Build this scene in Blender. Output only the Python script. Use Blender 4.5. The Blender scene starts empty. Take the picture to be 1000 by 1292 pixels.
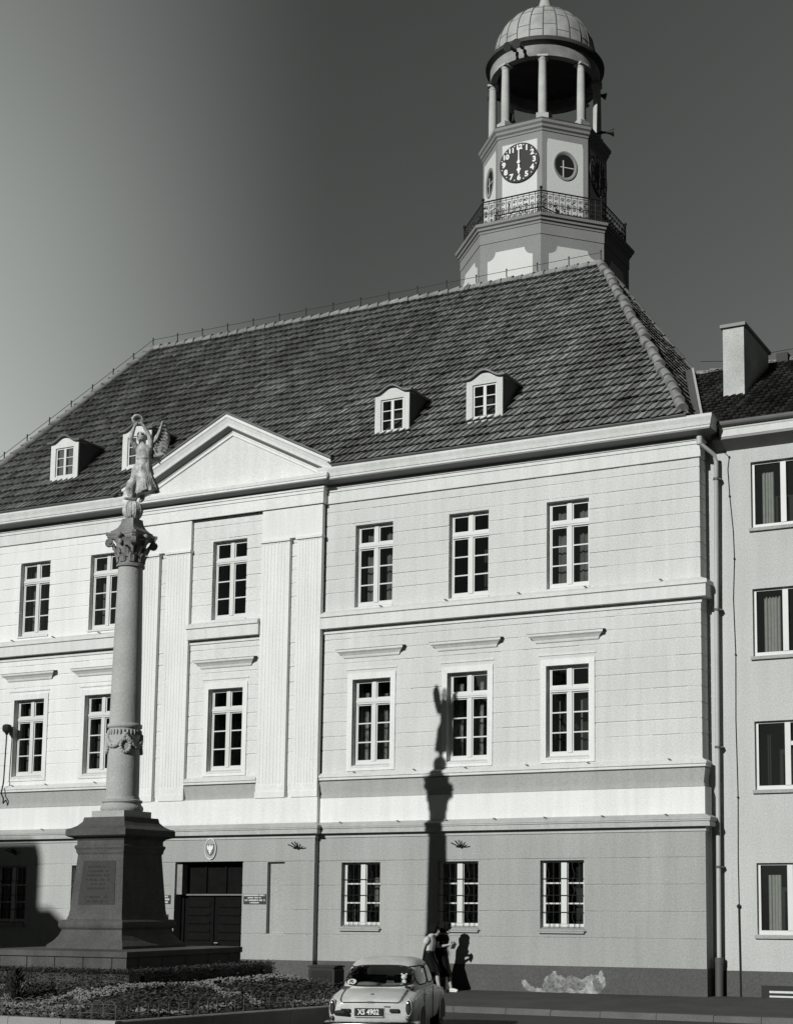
import bpy, bmesh, math, random
from math import sin, cos, pi, radians, sqrt, atan2
from mathutils import Vector, Matrix
import numpy as np
random.seed(7)
S = bpy.context.scene
COL = S.collection

# ------------------------------------------------------------------ camera
cd = bpy.data.cameras.new('camera'); cam = bpy.data.objects.new('camera', cd); COL.objects.link(cam)
S.camera = cam
cd.sensor_fit = 'HORIZONTAL'; cd.sensor_width = 36.0; cd.lens = 36 * 1.8709
cd.shift_x = -0.19; cd.shift_y = 0.264
cd.clip_start = 0.5; cd.clip_end = 3000
_yaw, _pit, _rol = 0.433506795, 0.120229799, 0.00184937
_fw = Vector((-sin(_yaw) * cos(_pit), cos(_yaw) * cos(_pit), sin(_pit)))
_r = Vector((cos(_yaw), sin(_yaw), 0)); _u = _r.cross(_fw)
_r2 = _r * cos(_rol) + _u * sin(_rol); _u2 = -_r * sin(_rol) + _u * cos(_rol)
M = Matrix.Identity(4)
for i in range(3):
    M[i][0] = _r2[i]; M[i][1] = _u2[i]; M[i][2] = -_fw[i]
M.translation = Vector((11.598, -34.0, 2.219))
cam.matrix_world = M

# ------------------------------------------------------------------ light
SUN_PHI, SUN_EL = radians(8.6), radians(23.1)      # azimuth left of the facade normal, elevation
TOSUN = Vector((-sin(SUN_PHI) * cos(SUN_EL), -cos(SUN_PHI) * cos(SUN_EL), sin(SUN_EL)))
ld = bpy.data.lights.new('sun', 'SUN'); sun = bpy.data.objects.new('sun', ld); COL.objects.link(sun)
ld.energy = 4.0; ld.angle = radians(0.53); ld.color = (1.0, 0.99, 0.975)
sun.rotation_euler = TOSUN.to_track_quat('Z', 'Y').to_euler()

SOUTH = 0.14
W = bpy.data.worlds.new('World'); S.world = W; W.use_nodes = True
nt = W.node_tree; nt.nodes.clear()
wo = nt.nodes.new('ShaderNodeOutputWorld'); bg = nt.nodes.new('ShaderNodeBackground')
sky = nt.nodes.new('ShaderNodeTexSky'); sky.sky_type = 'NISHITA'; sky.sun_disc = False
sky.sun_elevation = SUN_EL
sky.sun_rotation = atan2(TOSUN.x, TOSUN.y)
sky.air_density = 1.0; sky.dust_density = 1.2; sky.ozone_density = 1.0
sep = nt.nodes.new('ShaderNodeSeparateColor')       # black and white film behind a red filter
comb = nt.nodes.new('ShaderNodeCombineColor')
mul = nt.nodes.new('ShaderNodeMath'); mul.operation = 'MULTIPLY'
# the sky pales in the north west and stays deep elsewhere (by compass direction)
L = nt.links
tc = nt.nodes.new('ShaderNodeTexCoord'); sx = nt.nodes.new('ShaderNodeSeparateXYZ'); L.new(tc.outputs['Generated'], sx.inputs[0])
def wm(op, a, b=None):
    n = nt.nodes.new('ShaderNodeMath'); n.operation = op
    for i, q in enumerate((a, b)):
        if q is None: continue
        if isinstance(q, (int, float)): n.inputs[i].default_value = q
        else: L.new(q, n.inputs[i])
    return n.outputs[0]
def wr(v, a, b, c, d):
    n = nt.nodes.new('ShaderNodeMapRange'); n.interpolation_type = 'SMOOTHSTEP'; L.new(v, n.inputs['Value'])
    for k, q in zip(('From Min', 'From Max', 'To Min', 'To Max'), (a, b, c, d)): n.inputs[k].default_value = q
    return n.outputs[0]
hx = wm('SQRT', wm('ADD', wm('MULTIPLY', sx.outputs[0], sx.outputs[0]), wm('MULTIPLY', sx.outputs[1], sx.outputs[1])))
west = wm('DIVIDE', sx.outputs[0], wm('MULTIPLY', hx, -1.0))
fac = wm('ADD', wm('MULTIPLY', wr(west, 0.545, 0.80, 0.0, 2.5), wm('MULTIPLY', wr(west, 0.74, 0.84, 1.0, 0.0), wr(sx.outputs[2], 0.40, 0.56, 1.0, 0.72))), wr(west, 0.05, 0.55, 0.76, 0.54))
fac = wm('MULTIPLY', fac, wr(sx.outputs[2], 0.60, 0.92, 1.0, 0.3))
fac = wm('MULTIPLY', fac, wr(west, -0.35, 0.2, 0.35, 1.0))
fac = wm('MULTIPLY', fac, wr(sx.outputs[1], -0.2, 0.35, SOUTH, 1.0))
L.new(sky.outputs[0], sep.inputs[0]); L.new(sep.outputs[0], mul.inputs[0]); L.new(fac, mul.inputs[1])
for i, q in enumerate((0.94, 1.0, 0.955)): L.new(wm('MULTIPLY', mul.outputs[0], q), comb.inputs[i])
L.new(comb.outputs[0], bg.inputs[0]); bg.inputs[1].default_value = 0.10
L.new(bg.outputs[0], wo.inputs[0])

S.view_settings.view_transform = 'Standard'; S.view_settings.look = 'None'
S.view_settings.exposure = 0.0; S.view_settings.gamma = 1.0; S.view_settings.use_curve_mapping = False
try:
    S.cycles.max_bounces = 6; S.cycles.transparent_max_bounces = 12; S.cycles.caustics_reflective = False
except Exception: pass

# ------------------------------------------------------------------ materials
def tone(v): return (v * 0.97, v, v * 0.965, 1)
def mat(name, v, rough=0.85, blotch=0.0, bscale=0.6, grain=0.0, gscale=60, bump=0.0, metal=0.0, spec=0.3, streak=0.0):
    m = bpy.data.materials.new(name); m.use_nodes = True
    t = m.node_tree; b = t.nodes['Principled BSDF']
    b.inputs['Roughness'].default_value = rough; b.inputs['Metallic'].default_value = metal
    b.inputs['Specular IOR Level'].default_value = spec
    b.inputs['Base Color'].default_value = tone(v)
    geo = t.nodes.new('ShaderNodeNewGeometry')
    cur = None
    def add(scale, amt, detail=4, vec=None):
        nonlocal cur
        n = t.nodes.new('ShaderNodeTexNoise'); n.inputs['Scale'].default_value = scale; n.inputs['Detail'].default_value = detail
        t.links.new(vec or geo.outputs['Position'], n.inputs['Vector'])
        r = t.nodes.new('ShaderNodeMapRange'); r.inputs['From Min'].default_value = 0.28; r.inputs['From Max'].default_value = 0.72
        r.inputs['To Min'].default_value = 1 - amt; r.inputs['To Max'].default_value = 1 + amt
        t.links.new(n.outputs['Fac'], r.inputs['Value'])
        if cur is None: cur = r.outputs[0]
        else:
            k = t.nodes.new('ShaderNodeMath'); k.operation = 'MULTIPLY'
            t.links.new(cur, k.inputs[0]); t.links.new(r.outputs[0], k.inputs[1]); cur = k.outputs[0]
        return n
    if blotch: add(bscale, blotch, 5)
    if grain: add(gscale, grain, 2)
    if streak:
        mp = t.nodes.new('ShaderNodeMapping'); mp.inputs['Scale'].default_value = (3.0, 3.0, 0.25)
        t.links.new(geo.outputs['Position'], mp.inputs['Vector']); add(1.6, streak, 5, mp.outputs[0])
    if cur is not None:
        sc = t.nodes.new('ShaderNodeVectorMath'); sc.operation = 'SCALE'; sc.inputs[0].default_value = tone(v)[:3]
        t.links.new(cur, sc.inputs['Scale']); t.links.new(sc.outputs[0], b.inputs['Base Color'])
    if bump:
        n = t.nodes.new('ShaderNodeTexNoise'); n.inputs['Scale'].default_value = gscale * 0.5; n.inputs['Detail'].default_value = 5
        t.links.new(geo.outputs['Position'], n.inputs['Vector'])
        bp = t.nodes.new('ShaderNodeBump'); bp.inputs['Strength'].default_value = bump; bp.inputs['Distance'].default_value = 0.02
        t.links.new(n.outputs['Fac'], bp.inputs['Height']); t.links.new(bp.outputs[0], b.inputs['Normal'])
    return m
MT = {}
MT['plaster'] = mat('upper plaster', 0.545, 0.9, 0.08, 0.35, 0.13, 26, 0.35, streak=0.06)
MT['plaster_flare'] = mat('west plaster with flare', 0.69, 0.9, 0.05, 0.35, 0.10, 26, 0.3, streak=0.06)  # lightened copy of the upper plaster, flare put into the colour
MT['bay'] = mat('bay plaster with flare', 0.61, 0.9, 0.05, 0.35, 0.11, 26, 0.3, streak=0.06)  # paler bay paint, lightened further to hold the flare
MT['white'] = mat('white stucco', 0.68, 0.88, 0.05, 0.5, 0.09, 26, 0.25, streak=0.06)
MT['trim'] = mat('pale cornice', 0.60, 0.88, 0.05, 0.5, 0.10, 26, 0.25, streak=0.07)
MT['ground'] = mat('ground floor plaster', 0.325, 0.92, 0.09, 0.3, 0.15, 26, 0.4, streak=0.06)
MT['ground_flare'] = mat('ground floor west plaster with flare', 0.40, 0.92, 0.06, 0.3, 0.13, 26, 0.4, streak=0.06)  # ground plaster lightened to carry the left wing's flare
MT['band'] = mat('grey sill band', 0.36, 0.9, 0.06, 0.5, 0.13, 26, 0.3, streak=0.06)
MT['dado'] = mat('dark dado', 0.085, 0.92, 0.12, 0.8, 0.2, 26, 0.4)
MT['peel'] = mat('peeled plaster', 0.25, 0.95, 0.6, 6, 0.2, 30, 0.6)
MT['gcorn'] = mat('grey ground cornice', 0.40, 0.9, 0.08, 0.6, 0.12, 26, 0.3, streak=0.08)
MT['brick'] = mat('bare brick', 0.15, 0.95, 0.5, 9, 0.2, 40, 0.5)
MT['groove'] = mat('wall core', 0.40, 0.95, grain=0.1, gscale=26)
MT['frame'] = mat('white window paint', 0.58, 0.5, 0.05, 2, spec=0.4)
MT['inside'] = mat('dark room', 0.04, 0.95)
MT['sash'] = mat('inner sash', 0.30, 0.6)
MT['tin'] = mat('sheet metal', 0.30, 0.55, 0.15, 1.5, 0.06, 30, metal=0.0, spec=0.5)
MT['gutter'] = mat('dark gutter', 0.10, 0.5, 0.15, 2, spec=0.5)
MT['pipe'] = mat('painted drainpipe', 0.42, 0.6, 0.08, 2, 0.05, 40, spec=0.4)
MT['pipe_dark'] = mat('cast iron pipe foot', 0.08, 0.6)
MT['wood'] = mat('dark door wood', 0.007, 0.8, 0.2, 6, spec=0.05)
MT['doorlite'] = mat('worn door timber', 0.16, 0.7, 0.2, 6)
MT['lace'] = mat('lace curtain', 0.42, 0.95, 0.5, 9)
MT['drape'] = mat('curtain cloth', 0.40, 0.95, 0.1, 9)
MT['tower_grey'] = mat('tower grey stucco', 0.235, 0.9, 0.06, 0.7, 0.12, 22, 0.3)
MT['tower_white'] = mat('tower white panel', 0.58, 0.9, 0.04, 0.7, 0.09, 22, 0.2)
MT['tower_stone'] = mat('belfry column stone', 0.42, 0.88, 0.12, 1.6, 0.12, 22, 0.3)
MT['tower_dark'] = mat('sooty belfry cornice', 0.05, 0.8, 0.3, 2.0)
MT['drum'] = mat('stained belfry drum', 0.24, 0.85, 0.45, 1.2, 0.1, 22)
MT['dome'] = mat('dome sheet metal', 0.34, 0.6, 0.25, 1.3, 0.08, 20, spec=0.4)
MT['seam'] = mat('dome seam', 0.10, 0.6)
MT['black'] = mat('black paint', 0.012, 0.6)
MT['clockwhite'] = mat('clock white', 0.75, 0.7)
MT['sheer_haze'] = mat('sheer curtain', 0.17, 0.95, 0.3, 3)  # curtain cloth, also greys the left panes in place of haze
MT['hoop'] = mat('galvanised wire', 0.10, 0.6)
MT['iron'] = mat('wrought iron', 0.012, 0.6)
MT['stone'] = mat('monument stone', 0.37, 0.9, 0.10, 1.6, 0.14, 30, 0.3)
MT['stone_dark'] = mat('weathered pedestal stone', 0.074, 0.9, 0.22, 1.8, 0.2, 26, 0.5, streak=0.12)
MT['statue'] = mat('statue stone', 0.42, 0.9, 0.45, 7, 0.3, 50, 0.9, streak=0.25)
MT['plaque'] = mat('bronze plaque', 0.024, 0.6, 0.15, 4, 0.1, 40, 0.3, spec=0.4)
MT['plaquetext'] = mat('worn plaque letters', 0.021, 0.6)
MT['capstone'] = mat('carved capital stone', 0.22, 0.9, 0.3, 4, 0.2, 40, 0.6)
MT['asphalt'] = mat('road asphalt', 0.045, 0.95, 0.2, 0.6, 0.2, 50, 0.5)
MT['pave'] = mat('pavement asphalt', 0.055, 0.95, 0.25, 0.8, 0.2, 50, 0.5)
MT['kerb'] = mat('granite kerb', 0.115, 0.9, 0.2, 1.5, 0.2, 50, 0.3)
MT['bedkerb'] = mat('bed kerb stone', 0.26, 0.9, 0.15, 1.5, 0.2, 50, 0.3)
MT['soil'] = mat('bed soil', 0.03, 1.0, 0.3, 3, 0.3, 40, 0.5)
MT['leaf'] = mat('bed leaves', 0.075, 0.7, 0.5, 2.2)
MT['leafdark'] = mat('hedge leaves', 0.045, 0.6, 0.5, 3)
MT['flower'] = mat('pale flowers', 0.22, 0.8, 0.2, 3)
MT['stucco'] = mat('neighbour render', 0.46, 0.95, 0.06, 0.4, 0.15, 30, 0.5, streak=0.04)
MT['chim'] = mat('chimney render', 0.42, 0.95, 0.18, 1.6, 0.15, 20, 0.5)
MT['carpaint'] = mat('pale car paint', 0.48, 0.34, 0.12, 2.5, 0.06, 30, spec=0.3, streak=0.08)
MT['rubber'] = mat('black rubber', 0.012, 0.7)
MT['chrome'] = mat('chrome', 0.5, 0.22, metal=1.0)
MT['lens'] = mat('tail light lens', 0.04, 0.15, spec=0.7)
MT['seat'] = mat('car seat cloth', 0.05, 0.9)
MT['cloth_pale'] = mat('pale cloth', 0.5, 0.9, 0.1, 8)
MT['cloth_mid'] = mat('mid cloth', 0.25, 0.9, 0.15, 8)
MT['blouse'] = mat('light blouse', 0.48, 0.9, 0.06, 8)
MT['skirt'] = mat('dark skirt', 0.010, 0.95, 0.1, 8, spec=0.05)
MT['skin'] = mat('skin', 0.36, 0.6, 0.05, 6)
MT['hair'] = mat('dark hair', 0.008, 0.8, spec=0.1)
MT['shoe'] = mat('white shoe', 0.62, 0.6)
MT['signdark'] = mat('sign enamel', 0.05, 0.4)
MT['signlite'] = mat('sign lettering', 0.55, 0.6)
MT['shieldm'] = mat('shield enamel', 0.13, 0.5)
MT['eagle'] = mat('white eagle enamel', 0.72, 0.5)
MT['bin'] = mat('dark bin metal', 0.022, 0.6, 0.2, 4)

def glass_mat(name, refl=0.10, tint=0.75):
    m = bpy.data.materials.new(name); m.use_nodes = True; t = m.node_tree; t.nodes.clear()
    o = t.nodes.new('ShaderNodeOutputMaterial'); mx = t.nodes.new('ShaderNodeMixShader')
    tr = t.nodes.new('ShaderNodeBsdfTransparent'); tr.inputs[0].default_value = tone(tint)
    gl = t.nodes.new('ShaderNodeBsdfGlossy'); gl.inputs['Roughness'].default_value = 0.03; gl.inputs[0].default_value = tone(0.9)
    fr = t.nodes.new('ShaderNodeFresnel'); fr.inputs[0].default_value = 1.45
    ad = t.nodes.new('ShaderNodeMath'); ad.operation = 'ADD'; ad.inputs[1].default_value = refl
    geo = t.nodes.new('ShaderNodeNewGeometry'); n = t.nodes.new('ShaderNodeTexNoise'); n.inputs['Scale'].default_value = 2.2
    bp = t.nodes.new('ShaderNodeBump'); bp.inputs['Strength'].default_value = 0.06; bp.inputs['Distance'].default_value = 0.05
    t.links.new(geo.outputs['Position'], n.inputs['Vector']); t.links.new(n.outputs['Fac'], bp.inputs['Height'])
    t.links.new(bp.outputs[0], gl.inputs['Normal'])
    t.links.new(fr.outputs[0], ad.inputs[0]); t.links.new(ad.outputs[0], mx.inputs[0])
    t.links.new(tr.outputs[0], mx.inputs[1]); t.links.new(gl.outputs[0], mx.inputs[2]); t.links.new(mx.outputs[0], o.inputs[0])
    return m
MT['glass'] = glass_mat('window glass', 0.05, 0.72)
MT['carglass'] = glass_mat('car glass', 0.05, 0.75)

def tile_mat(name, lo, hi, mossy=0.5):
    m = bpy.data.materials.new(name); m.use_nodes = True; t = m.node_tree; b = t.nodes['Principled BSDF']
    b.inputs['Roughness'].default_value = 0.75; b.inputs['Specular IOR Level'].default_value = 0.35
    uv = t.nodes.new('ShaderNodeUVMap'); fl = t.nodes.new('ShaderNodeVectorMath'); fl.operation = 'FLOOR'
    wn = t.nodes.new('ShaderNodeTexWhiteNoise'); wn.noise_dimensions = '3D'
    t.links.new(uv.outputs[0], fl.inputs[0]); t.links.new(fl.outputs[0], wn.inputs['Vector'])
    r = t.nodes.new('ShaderNodeMapRange'); r.inputs['To Min'].default_value = lo; r.inputs['To Max'].default_value = hi
    pw = t.nodes.new('ShaderNodeMath'); pw.operation = 'POWER'; pw.inputs[1].default_value = 1.5
    t.links.new(wn.outputs['Value'], pw.inputs[0]); t.links.new(pw.outputs[0], r.inputs['Value'])
    geo = t.nodes.new('ShaderNodeNewGeometry'); n = t.nodes.new('ShaderNodeTexNoise'); n.inputs['Scale'].default_value = 0.45; n.inputs['Detail'].default_value = 6
    t.links.new(geo.outputs['Position'], n.inputs['Vector'])
    r2 = t.nodes.new('ShaderNodeMapRange'); r2.inputs['From Min'].default_value = 0.3; r2.inputs['From Max'].default_value = 0.7
    r2.inputs['To Min'].default_value = 1 - mossy; r2.inputs['To Max'].default_value = 1 + mossy * 0.6
    t.links.new(n.outputs['Fac'], r2.inputs['Value'])
    n3 = t.nodes.new('ShaderNodeTexNoise'); n3.inputs['Scale'].default_value = 14; t.links.new(geo.outputs['Position'], n3.inputs['Vector'])
    r3 = t.nodes.new('ShaderNodeMapRange'); r3.inputs['From Min'].default_value = 0.3; r3.inputs['From Max'].default_value = 0.7
    r3.inputs['To Min'].default_value = 0.7; r3.inputs['To Max'].default_value = 1.3; t.links.new(n3.outputs['Fac'], r3.inputs['Value'])
    mp = t.nodes.new('ShaderNodeMapping'); mp.inputs['Scale'].default_value = (1.1, .10, .10); t.links.new(geo.outputs['Position'], mp.inputs['Vector'])
    n4 = t.nodes.new('ShaderNodeTexNoise'); n4.inputs['Scale'].default_value = 1.0; n4.inputs['Detail'].default_value = 4; t.links.new(mp.outputs[0], n4.inputs['Vector'])
    r4 = t.nodes.new('ShaderNodeMapRange'); r4.inputs['From Min'].default_value = 0.32; r4.inputs['From Max'].default_value = 0.55; r4.inputs['To Min'].default_value = 0.72; r4.inputs['To Max'].default_value = 1.1; t.links.new(n4.outputs['Fac'], r4.inputs['Value'])
    k0 = t.nodes.new('ShaderNodeMath'); k0.operation = 'MULTIPLY'; t.links.new(r.outputs[0], k0.inputs[0]); t.links.new(r4.outputs[0], k0.inputs[1])
    k = t.nodes.new('ShaderNodeMath'); k.operation = 'MULTIPLY'; t.links.new(k0.outputs[0], k.inputs[0]); t.links.new(r2.outputs[0], k.inputs[1])
    k2 = t.nodes.new('ShaderNodeMath'); k2.operation = 'MULTIPLY'; t.links.new(k.outputs[0], k2.inputs[0]); t.links.new(r3.outputs[0], k2.inputs[1])
    sc = t.nodes.new('ShaderNodeVectorMath'); sc.operation = 'SCALE'; sc.inputs[0].default_value = (0.96, 1, 0.955)
    t.links.new(k2.outputs[0], sc.inputs['Scale']); t.links.new(sc.outputs[0], b.inputs['Base Color'])
    return m
MT['tiles'] = tile_mat('roof tiles', 0.15, 0.26, 0.2)
MT['tiles2'] = tile_mat('neighbour roof tiles', 0.09, 0.19, 0.35)
MT['cap'] = mat('ridge tile', 0.21, 0.85, 0.35, 2.5, 0.1, 20)

# ------------------------------------------------------------------ mesh helpers
class MB:
    def __init__(s): s.v = []; s.f = []; s.uv = {}; s.mi = []; s.cm = 0
    def add(s, vs, fs):
        o = len(s.v); s.v += [tuple(p) for p in vs]
        for f in fs: s.f.append([o + i for i in f]); s.mi.append(s.cm)
    def quad(s, a, b, c, d): s.add([a, b, c, d], [(0, 1, 2, 3)])
    def poly(s, pts): s.add(pts, [tuple(range(len(pts)))])
    def box(s, x0, x1, y0, y1, z0, z1):
        s.add([(x0, y0, z0), (x1, y0, z0), (x1, y1, z0), (x0, y1, z0), (x0, y0, z1), (x1, y0, z1), (x1, y1, z1), (x0, y1, z1)],
              [(0, 3, 2, 1), (4, 5, 6, 7), (0, 1, 5, 4), (1, 2, 6, 5), (2, 3, 7, 6), (3, 0, 4, 7)])
    def obox(s, c, ax, ay, az):   # centre and three half-axis vectors
        c = Vector(c); ax = Vector(ax); ay = Vector(ay); az = Vector(az)
        P = [c + i * ax + j * ay + k * az for k in (-1, 1) for j, i in ((-1, -1), (-1, 1), (1, 1), (1, -1))]
        s.add(P, [(0, 3, 2, 1), (4, 5, 6, 7), (0, 1, 5, 4), (1, 2, 6, 5), (2, 3, 7, 6), (3, 0, 4, 7)])
    def extr(s, pts, d):          # extrude polygon (3d points) by vector d
        n = len(pts); d = Vector(d); a = [Vector(p) for p in pts]
        s.add(a + [p + d for p in a], [tuple(range(n))[::-1], tuple(range(n, 2 * n))] + [(i, (i + 1) % n, n + (i + 1) % n, n + i) for i in range(n)])
    def loft(s, rings, closed=True, caps=True):
        n = len(rings[0]); vs = [p for r in rings for p in r]; fs = []
        for k in range(len(rings) - 1):
            for i in range(n if closed else n - 1):
                j = (i + 1) % n; fs.append((k * n + i, k * n + j, (k + 1) * n + j, (k + 1) * n + i))
        if caps and closed: fs.append(tuple(range(n))[::-1]); fs.append(tuple((len(rings) - 1) * n + i for i in range(n)))
        s.add(vs, fs)
    def lathe(s, prof, c=(0, 0), n=24, caps=True, a0=0.0, sq=None):
        rings = []
        for r, z in prof:
            rings.append([(c[0] + r * cos(a0 + 2 * pi * i / n), c[1] + r * sin(a0 + 2 * pi * i / n), z) for i in range(n)])
        s.loft(rings, True, caps)
    def tube(s, pts, r, n=8, caps=True, round_=False):
        P = [Vector(p) for p in pts]; R = r if isinstance(r, (list, tuple)) else [r] * len(P)
        if round_:
            d0 = (P[0] - P[1]).normalized(); d1 = (P[-1] - P[-2]).normalized()
            P = [P[0] + d0 * R[0] * .85, P[0] + d0 * R[0] * .5] + P + [P[-1] + d1 * R[-1] * .5, P[-1] + d1 * R[-1] * .85]
            R = [R[0] * .45, R[0] * .85] + list(R) + [R[-1] * .85, R[-1] * .45]
        rings = []; up = None
        for i, p in enumerate(P):
            d = (P[min(i + 1, len(P) - 1)] - P[max(i - 1, 0)]).normalized()
            if up is None: up = Vector((0, 0, 1)) if abs(d.z) < .9 else Vector((1, 0, 0))
            x = d.cross(up).normalized(); y = x.cross(d).normalized(); up = y
            rings.append([tuple(p + (x * cos(2 * pi * k / n) + y * sin(2 * pi * k / n)) * R[i]) for k in range(n)])
        s.loft(rings, True, caps)
    def ball(s, c, r, n=14, m=10):
        rx, ry, rz = r if isinstance(r, (list, tuple)) else (r, r, r)
        rings = []
        for k in range(m + 1):
            t = -pi / 2 + pi * (k + 0.02) / (m + 0.04); rings.append([(c[0] + rx * cos(t) * cos(2 * pi * i / n), c[1] + ry * cos(t) * sin(2 * pi * i / n), c[2] + rz * sin(t)) for i in range(n)])
        s.loft(rings)
    def sweep(s, path, prof, closed=False):   # path in xy (outside on the right hand), prof = [(out, z)] closed outline
        P = [Vector((p[0], p[1])) for p in path]; n = len(P); rings = []
        for i in range(n):
            if closed: a = P[i - 1]; b = P[(i + 1) % n]
            else: a = P[i - 1] if i else None; b = P[i + 1] if i < n - 1 else None
            d1 = (P[i] - a).normalized() if a is not None else None; d2 = (b - P[i]).normalized() if b is not None else None
            if d1 is None: d1 = d2
            if d2 is None: d2 = d1
            n1 = Vector((d1.y, -d1.x)); n2 = Vector((d2.y, -d2.x)); m = (n1 + n2) / (1 + n1.dot(n2))
            rings.append([(P[i].x + m.x * o, P[i].y + m.y * o, z) for o, z in prof])
        if closed: rings.append(rings[0])
        s.loft(rings, True, not closed)
    def build(s, name, m, parent=None, smooth=False, auto=None, norm=True):
        me = bpy.data.meshes.new(name); me.from_pydata(s.v, [], s.f)
        ms = m if isinstance(m, (list, tuple)) else [m]
        for k in ms: me.materials.append(MT[k] if isinstance(k, str) else k)
        if len(ms) > 1: me.polygons.foreach_set('material_index', s.mi)
        if norm:
            b = bmesh.new(); b.from_mesh(me); bmesh.ops.recalc_face_normals(b, faces=b.faces); b.to_mesh(me); b.free()
        if smooth: me.polygons.foreach_set('use_smooth', [True] * len(me.polygons))
        if smooth and auto:
            try: me.set_sharp_from_angle(angle=radians(auto))
            except Exception: pass
        o = bpy.data.objects.new(name, me); COL.objects.link(o)
        if parent: o.parent = parent
        return o
def thing(name, label, cat, loc=(0, 0, 0), group=None, rz=0):
    o = bpy.data.objects.new(name, None); o.empty_display_size = 0.2; COL.objects.link(o); o.location = loc; o.rotation_euler = (0, 0, rz)
    return tag(o, label, cat, group)
def tag(o, label, cat, group=None):
    o['label'] = label; o['category'] = cat
    if group: o['group'] = group
    return o
def under(o, parent):      # parent while keeping a world-space mesh where it is
    o.parent = parent; o.matrix_parent_inverse = Matrix.Translation(parent.location).inverted() if parent.rotation_euler.z == 0 else (Matrix.Translation(parent.location) @ Matrix.Rotation(parent.rotation_euler.z, 4, 'Z')).inverted()
    return o
def structure(o): o['kind'] = 'structure'; return o
def inst(o, parent, loc, name=None):
    c = o.copy(); COL.objects.link(c); c.parent = parent; c.location = loc; return c
def text_mesh(txt, size, depth, bold=0.0):
    cu = bpy.data.curves.new('lettering', 'FONT'); cu.body = txt; cu.size = size; cu.extrude = depth; cu.align_x = 'CENTER'; cu.align_y = 'CENTER'; cu.offset = bold
    cu.resolution_u = 4
    ob = bpy.data.objects.new('lettering', cu); COL.objects.link(ob)
    dg = bpy.context.evaluated_depsgraph_get(); me = bpy.data.meshes.new_from_object(ob.evaluated_get(dg))
    bpy.data.objects.remove(ob); bpy.data.curves.remove(cu); return me
def remeshed(mb, name, m, parent, voxel=0.012, smooth_it=4, disp=None):
    o = mb.build(name, m, None)
    md = o.modifiers.new('remesh', 'REMESH'); md.mode = 'VOXEL'; md.voxel_size = voxel; md.use_smooth_shade = True
    if smooth_it:
        sm = o.modifiers.new('smooth', 'SMOOTH'); sm.factor = 0.5; sm.iterations = smooth_it
    dg = bpy.context.evaluated_depsgraph_get(); me = bpy.data.meshes.new_from_object(o.evaluated_get(dg))
    o.modifiers.clear(); o.data = me; me.name = name
    if parent: o.parent = parent
    return o

# ------------------------------------------------------------------ ground
g = MB(); g.quad((-1500, -1500, -.225), (1500, -1500, -.225), (1500, 1500, -.225), (-1500, 1500, -.225)); structure(g.build('road', 'asphalt'))
g = MB(); g.extr([(-60, .3, -.05), (-60, -4.75, -.115), (-60, -4.75, -.27), (-60, .3, -.27)], (100, 0, 0)); structure(g.build('pavement', 'pave'))
g = MB(); x = -60
while x < 40:
    w = random.uniform(.8, 1.3); j = random.uniform(-.008, .008)
    g.extr([(x, -4.754, -.10 + j), (x, -4.90, -.10 + j), (x, -4.93, -.13 + j), (x, -4.94, -.275), (x, -4.754, -.275)], (w - .012, 0, 0)); x += w
structure(g.build('kerb', 'kerb'))

# ================================================================== TOWN HALL
HALL = thing('town_hall', 'pale three-storey town hall with pediment, tall sash windows and steep tiled hipped roof', 'building')
XL, BX0, BX1, XC = -25.0, -17.34, -10.92, -14.13
YG, YBG = -.08, -.27            # ground floor planes: wings, bay
YB, YP = -.09, -.20             # bay wall, pilaster face
def courses(mb, X0, X1, Y, z0, z1, grooves, openings, back=.42, g=.038, gd=.014, ends=True):
    zs = {z0, z1}
    for q in grooves:
        if z0 < q < z1: zs |= {q, q + g}
    for (a, b, c, d) in openings:
        for z in (c, d):
            if z0 < z < z1: zs.add(z)
    zs = sorted(zs)
    for za, zb in zip(zs, zs[1:]):
        if zb - za < 1e-5: continue
        zm = (za + zb) / 2
        gr = any(q < zm < q + g for q in grooves)
        y = Y + gd if gr else Y
        cuts = sorted((a, b) for (a, b, c, d) in openings if c < zm < d)
        def put(xa_, xb_):
            if not gr: mb.box(xa_, xb_, y, back, za, zb); return
            while xa_ < xb_ - 1e-4:
                xn = min(xb_, xa_ + random.uniform(.25, .9)); mb.box(xa_, xn, Y + random.uniform(.005, .021), back, za, zb); xa_ = xn
        xa = X0; xe = X1 - (gd if gr and ends else 0)
        for a, b in cuts:
            if a > xa: put(xa, a)
            xa = max(xa, b)
        if xa < xe: put(xa, xe)
UPW = dict(w=1.19, z0=10.15, z1=12.46); F1W = dict(w=1.19, z0=5.80, z1=8.16); GW = dict(w=1.2, z0=1.50, z1=3.21)
right_c = [-9.36, -6.44, -3.57]; left_c = [-21.49, -18.72]
UPL = dict(w=1.19, z0=10.23, z1=12.54); F1L = dict(w=1.19, z0=5.90, z1=8.26)
bayc = -14.11
GR_UP = [13.15 - .024, 12.88, 12.50, 12.115, 11.735, 11.35, 10.97, 10.59]
GR_F1 = [9.28, 8.94, 8.605, 8.18, 7.79, 7.395, 7.0, 6.605, 6.23]
GR_G = [1.27, 1.92, 2.575, 3.225]
def op(c, d): return (c - d['w'] / 2, c + d['w'] / 2, d['z0'], d['z1'])
for nm, xa, xb, cs, m, du, df in (('wall', BX1, 0.0, right_c, 'plaster', UPW, F1W), ('wall', XL, BX0, left_c, 'plaster_flare', UPL, F1L)):
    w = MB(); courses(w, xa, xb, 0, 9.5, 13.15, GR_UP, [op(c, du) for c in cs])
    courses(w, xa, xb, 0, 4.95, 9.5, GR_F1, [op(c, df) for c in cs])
    under(w.build(nm, m), HALL)
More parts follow.
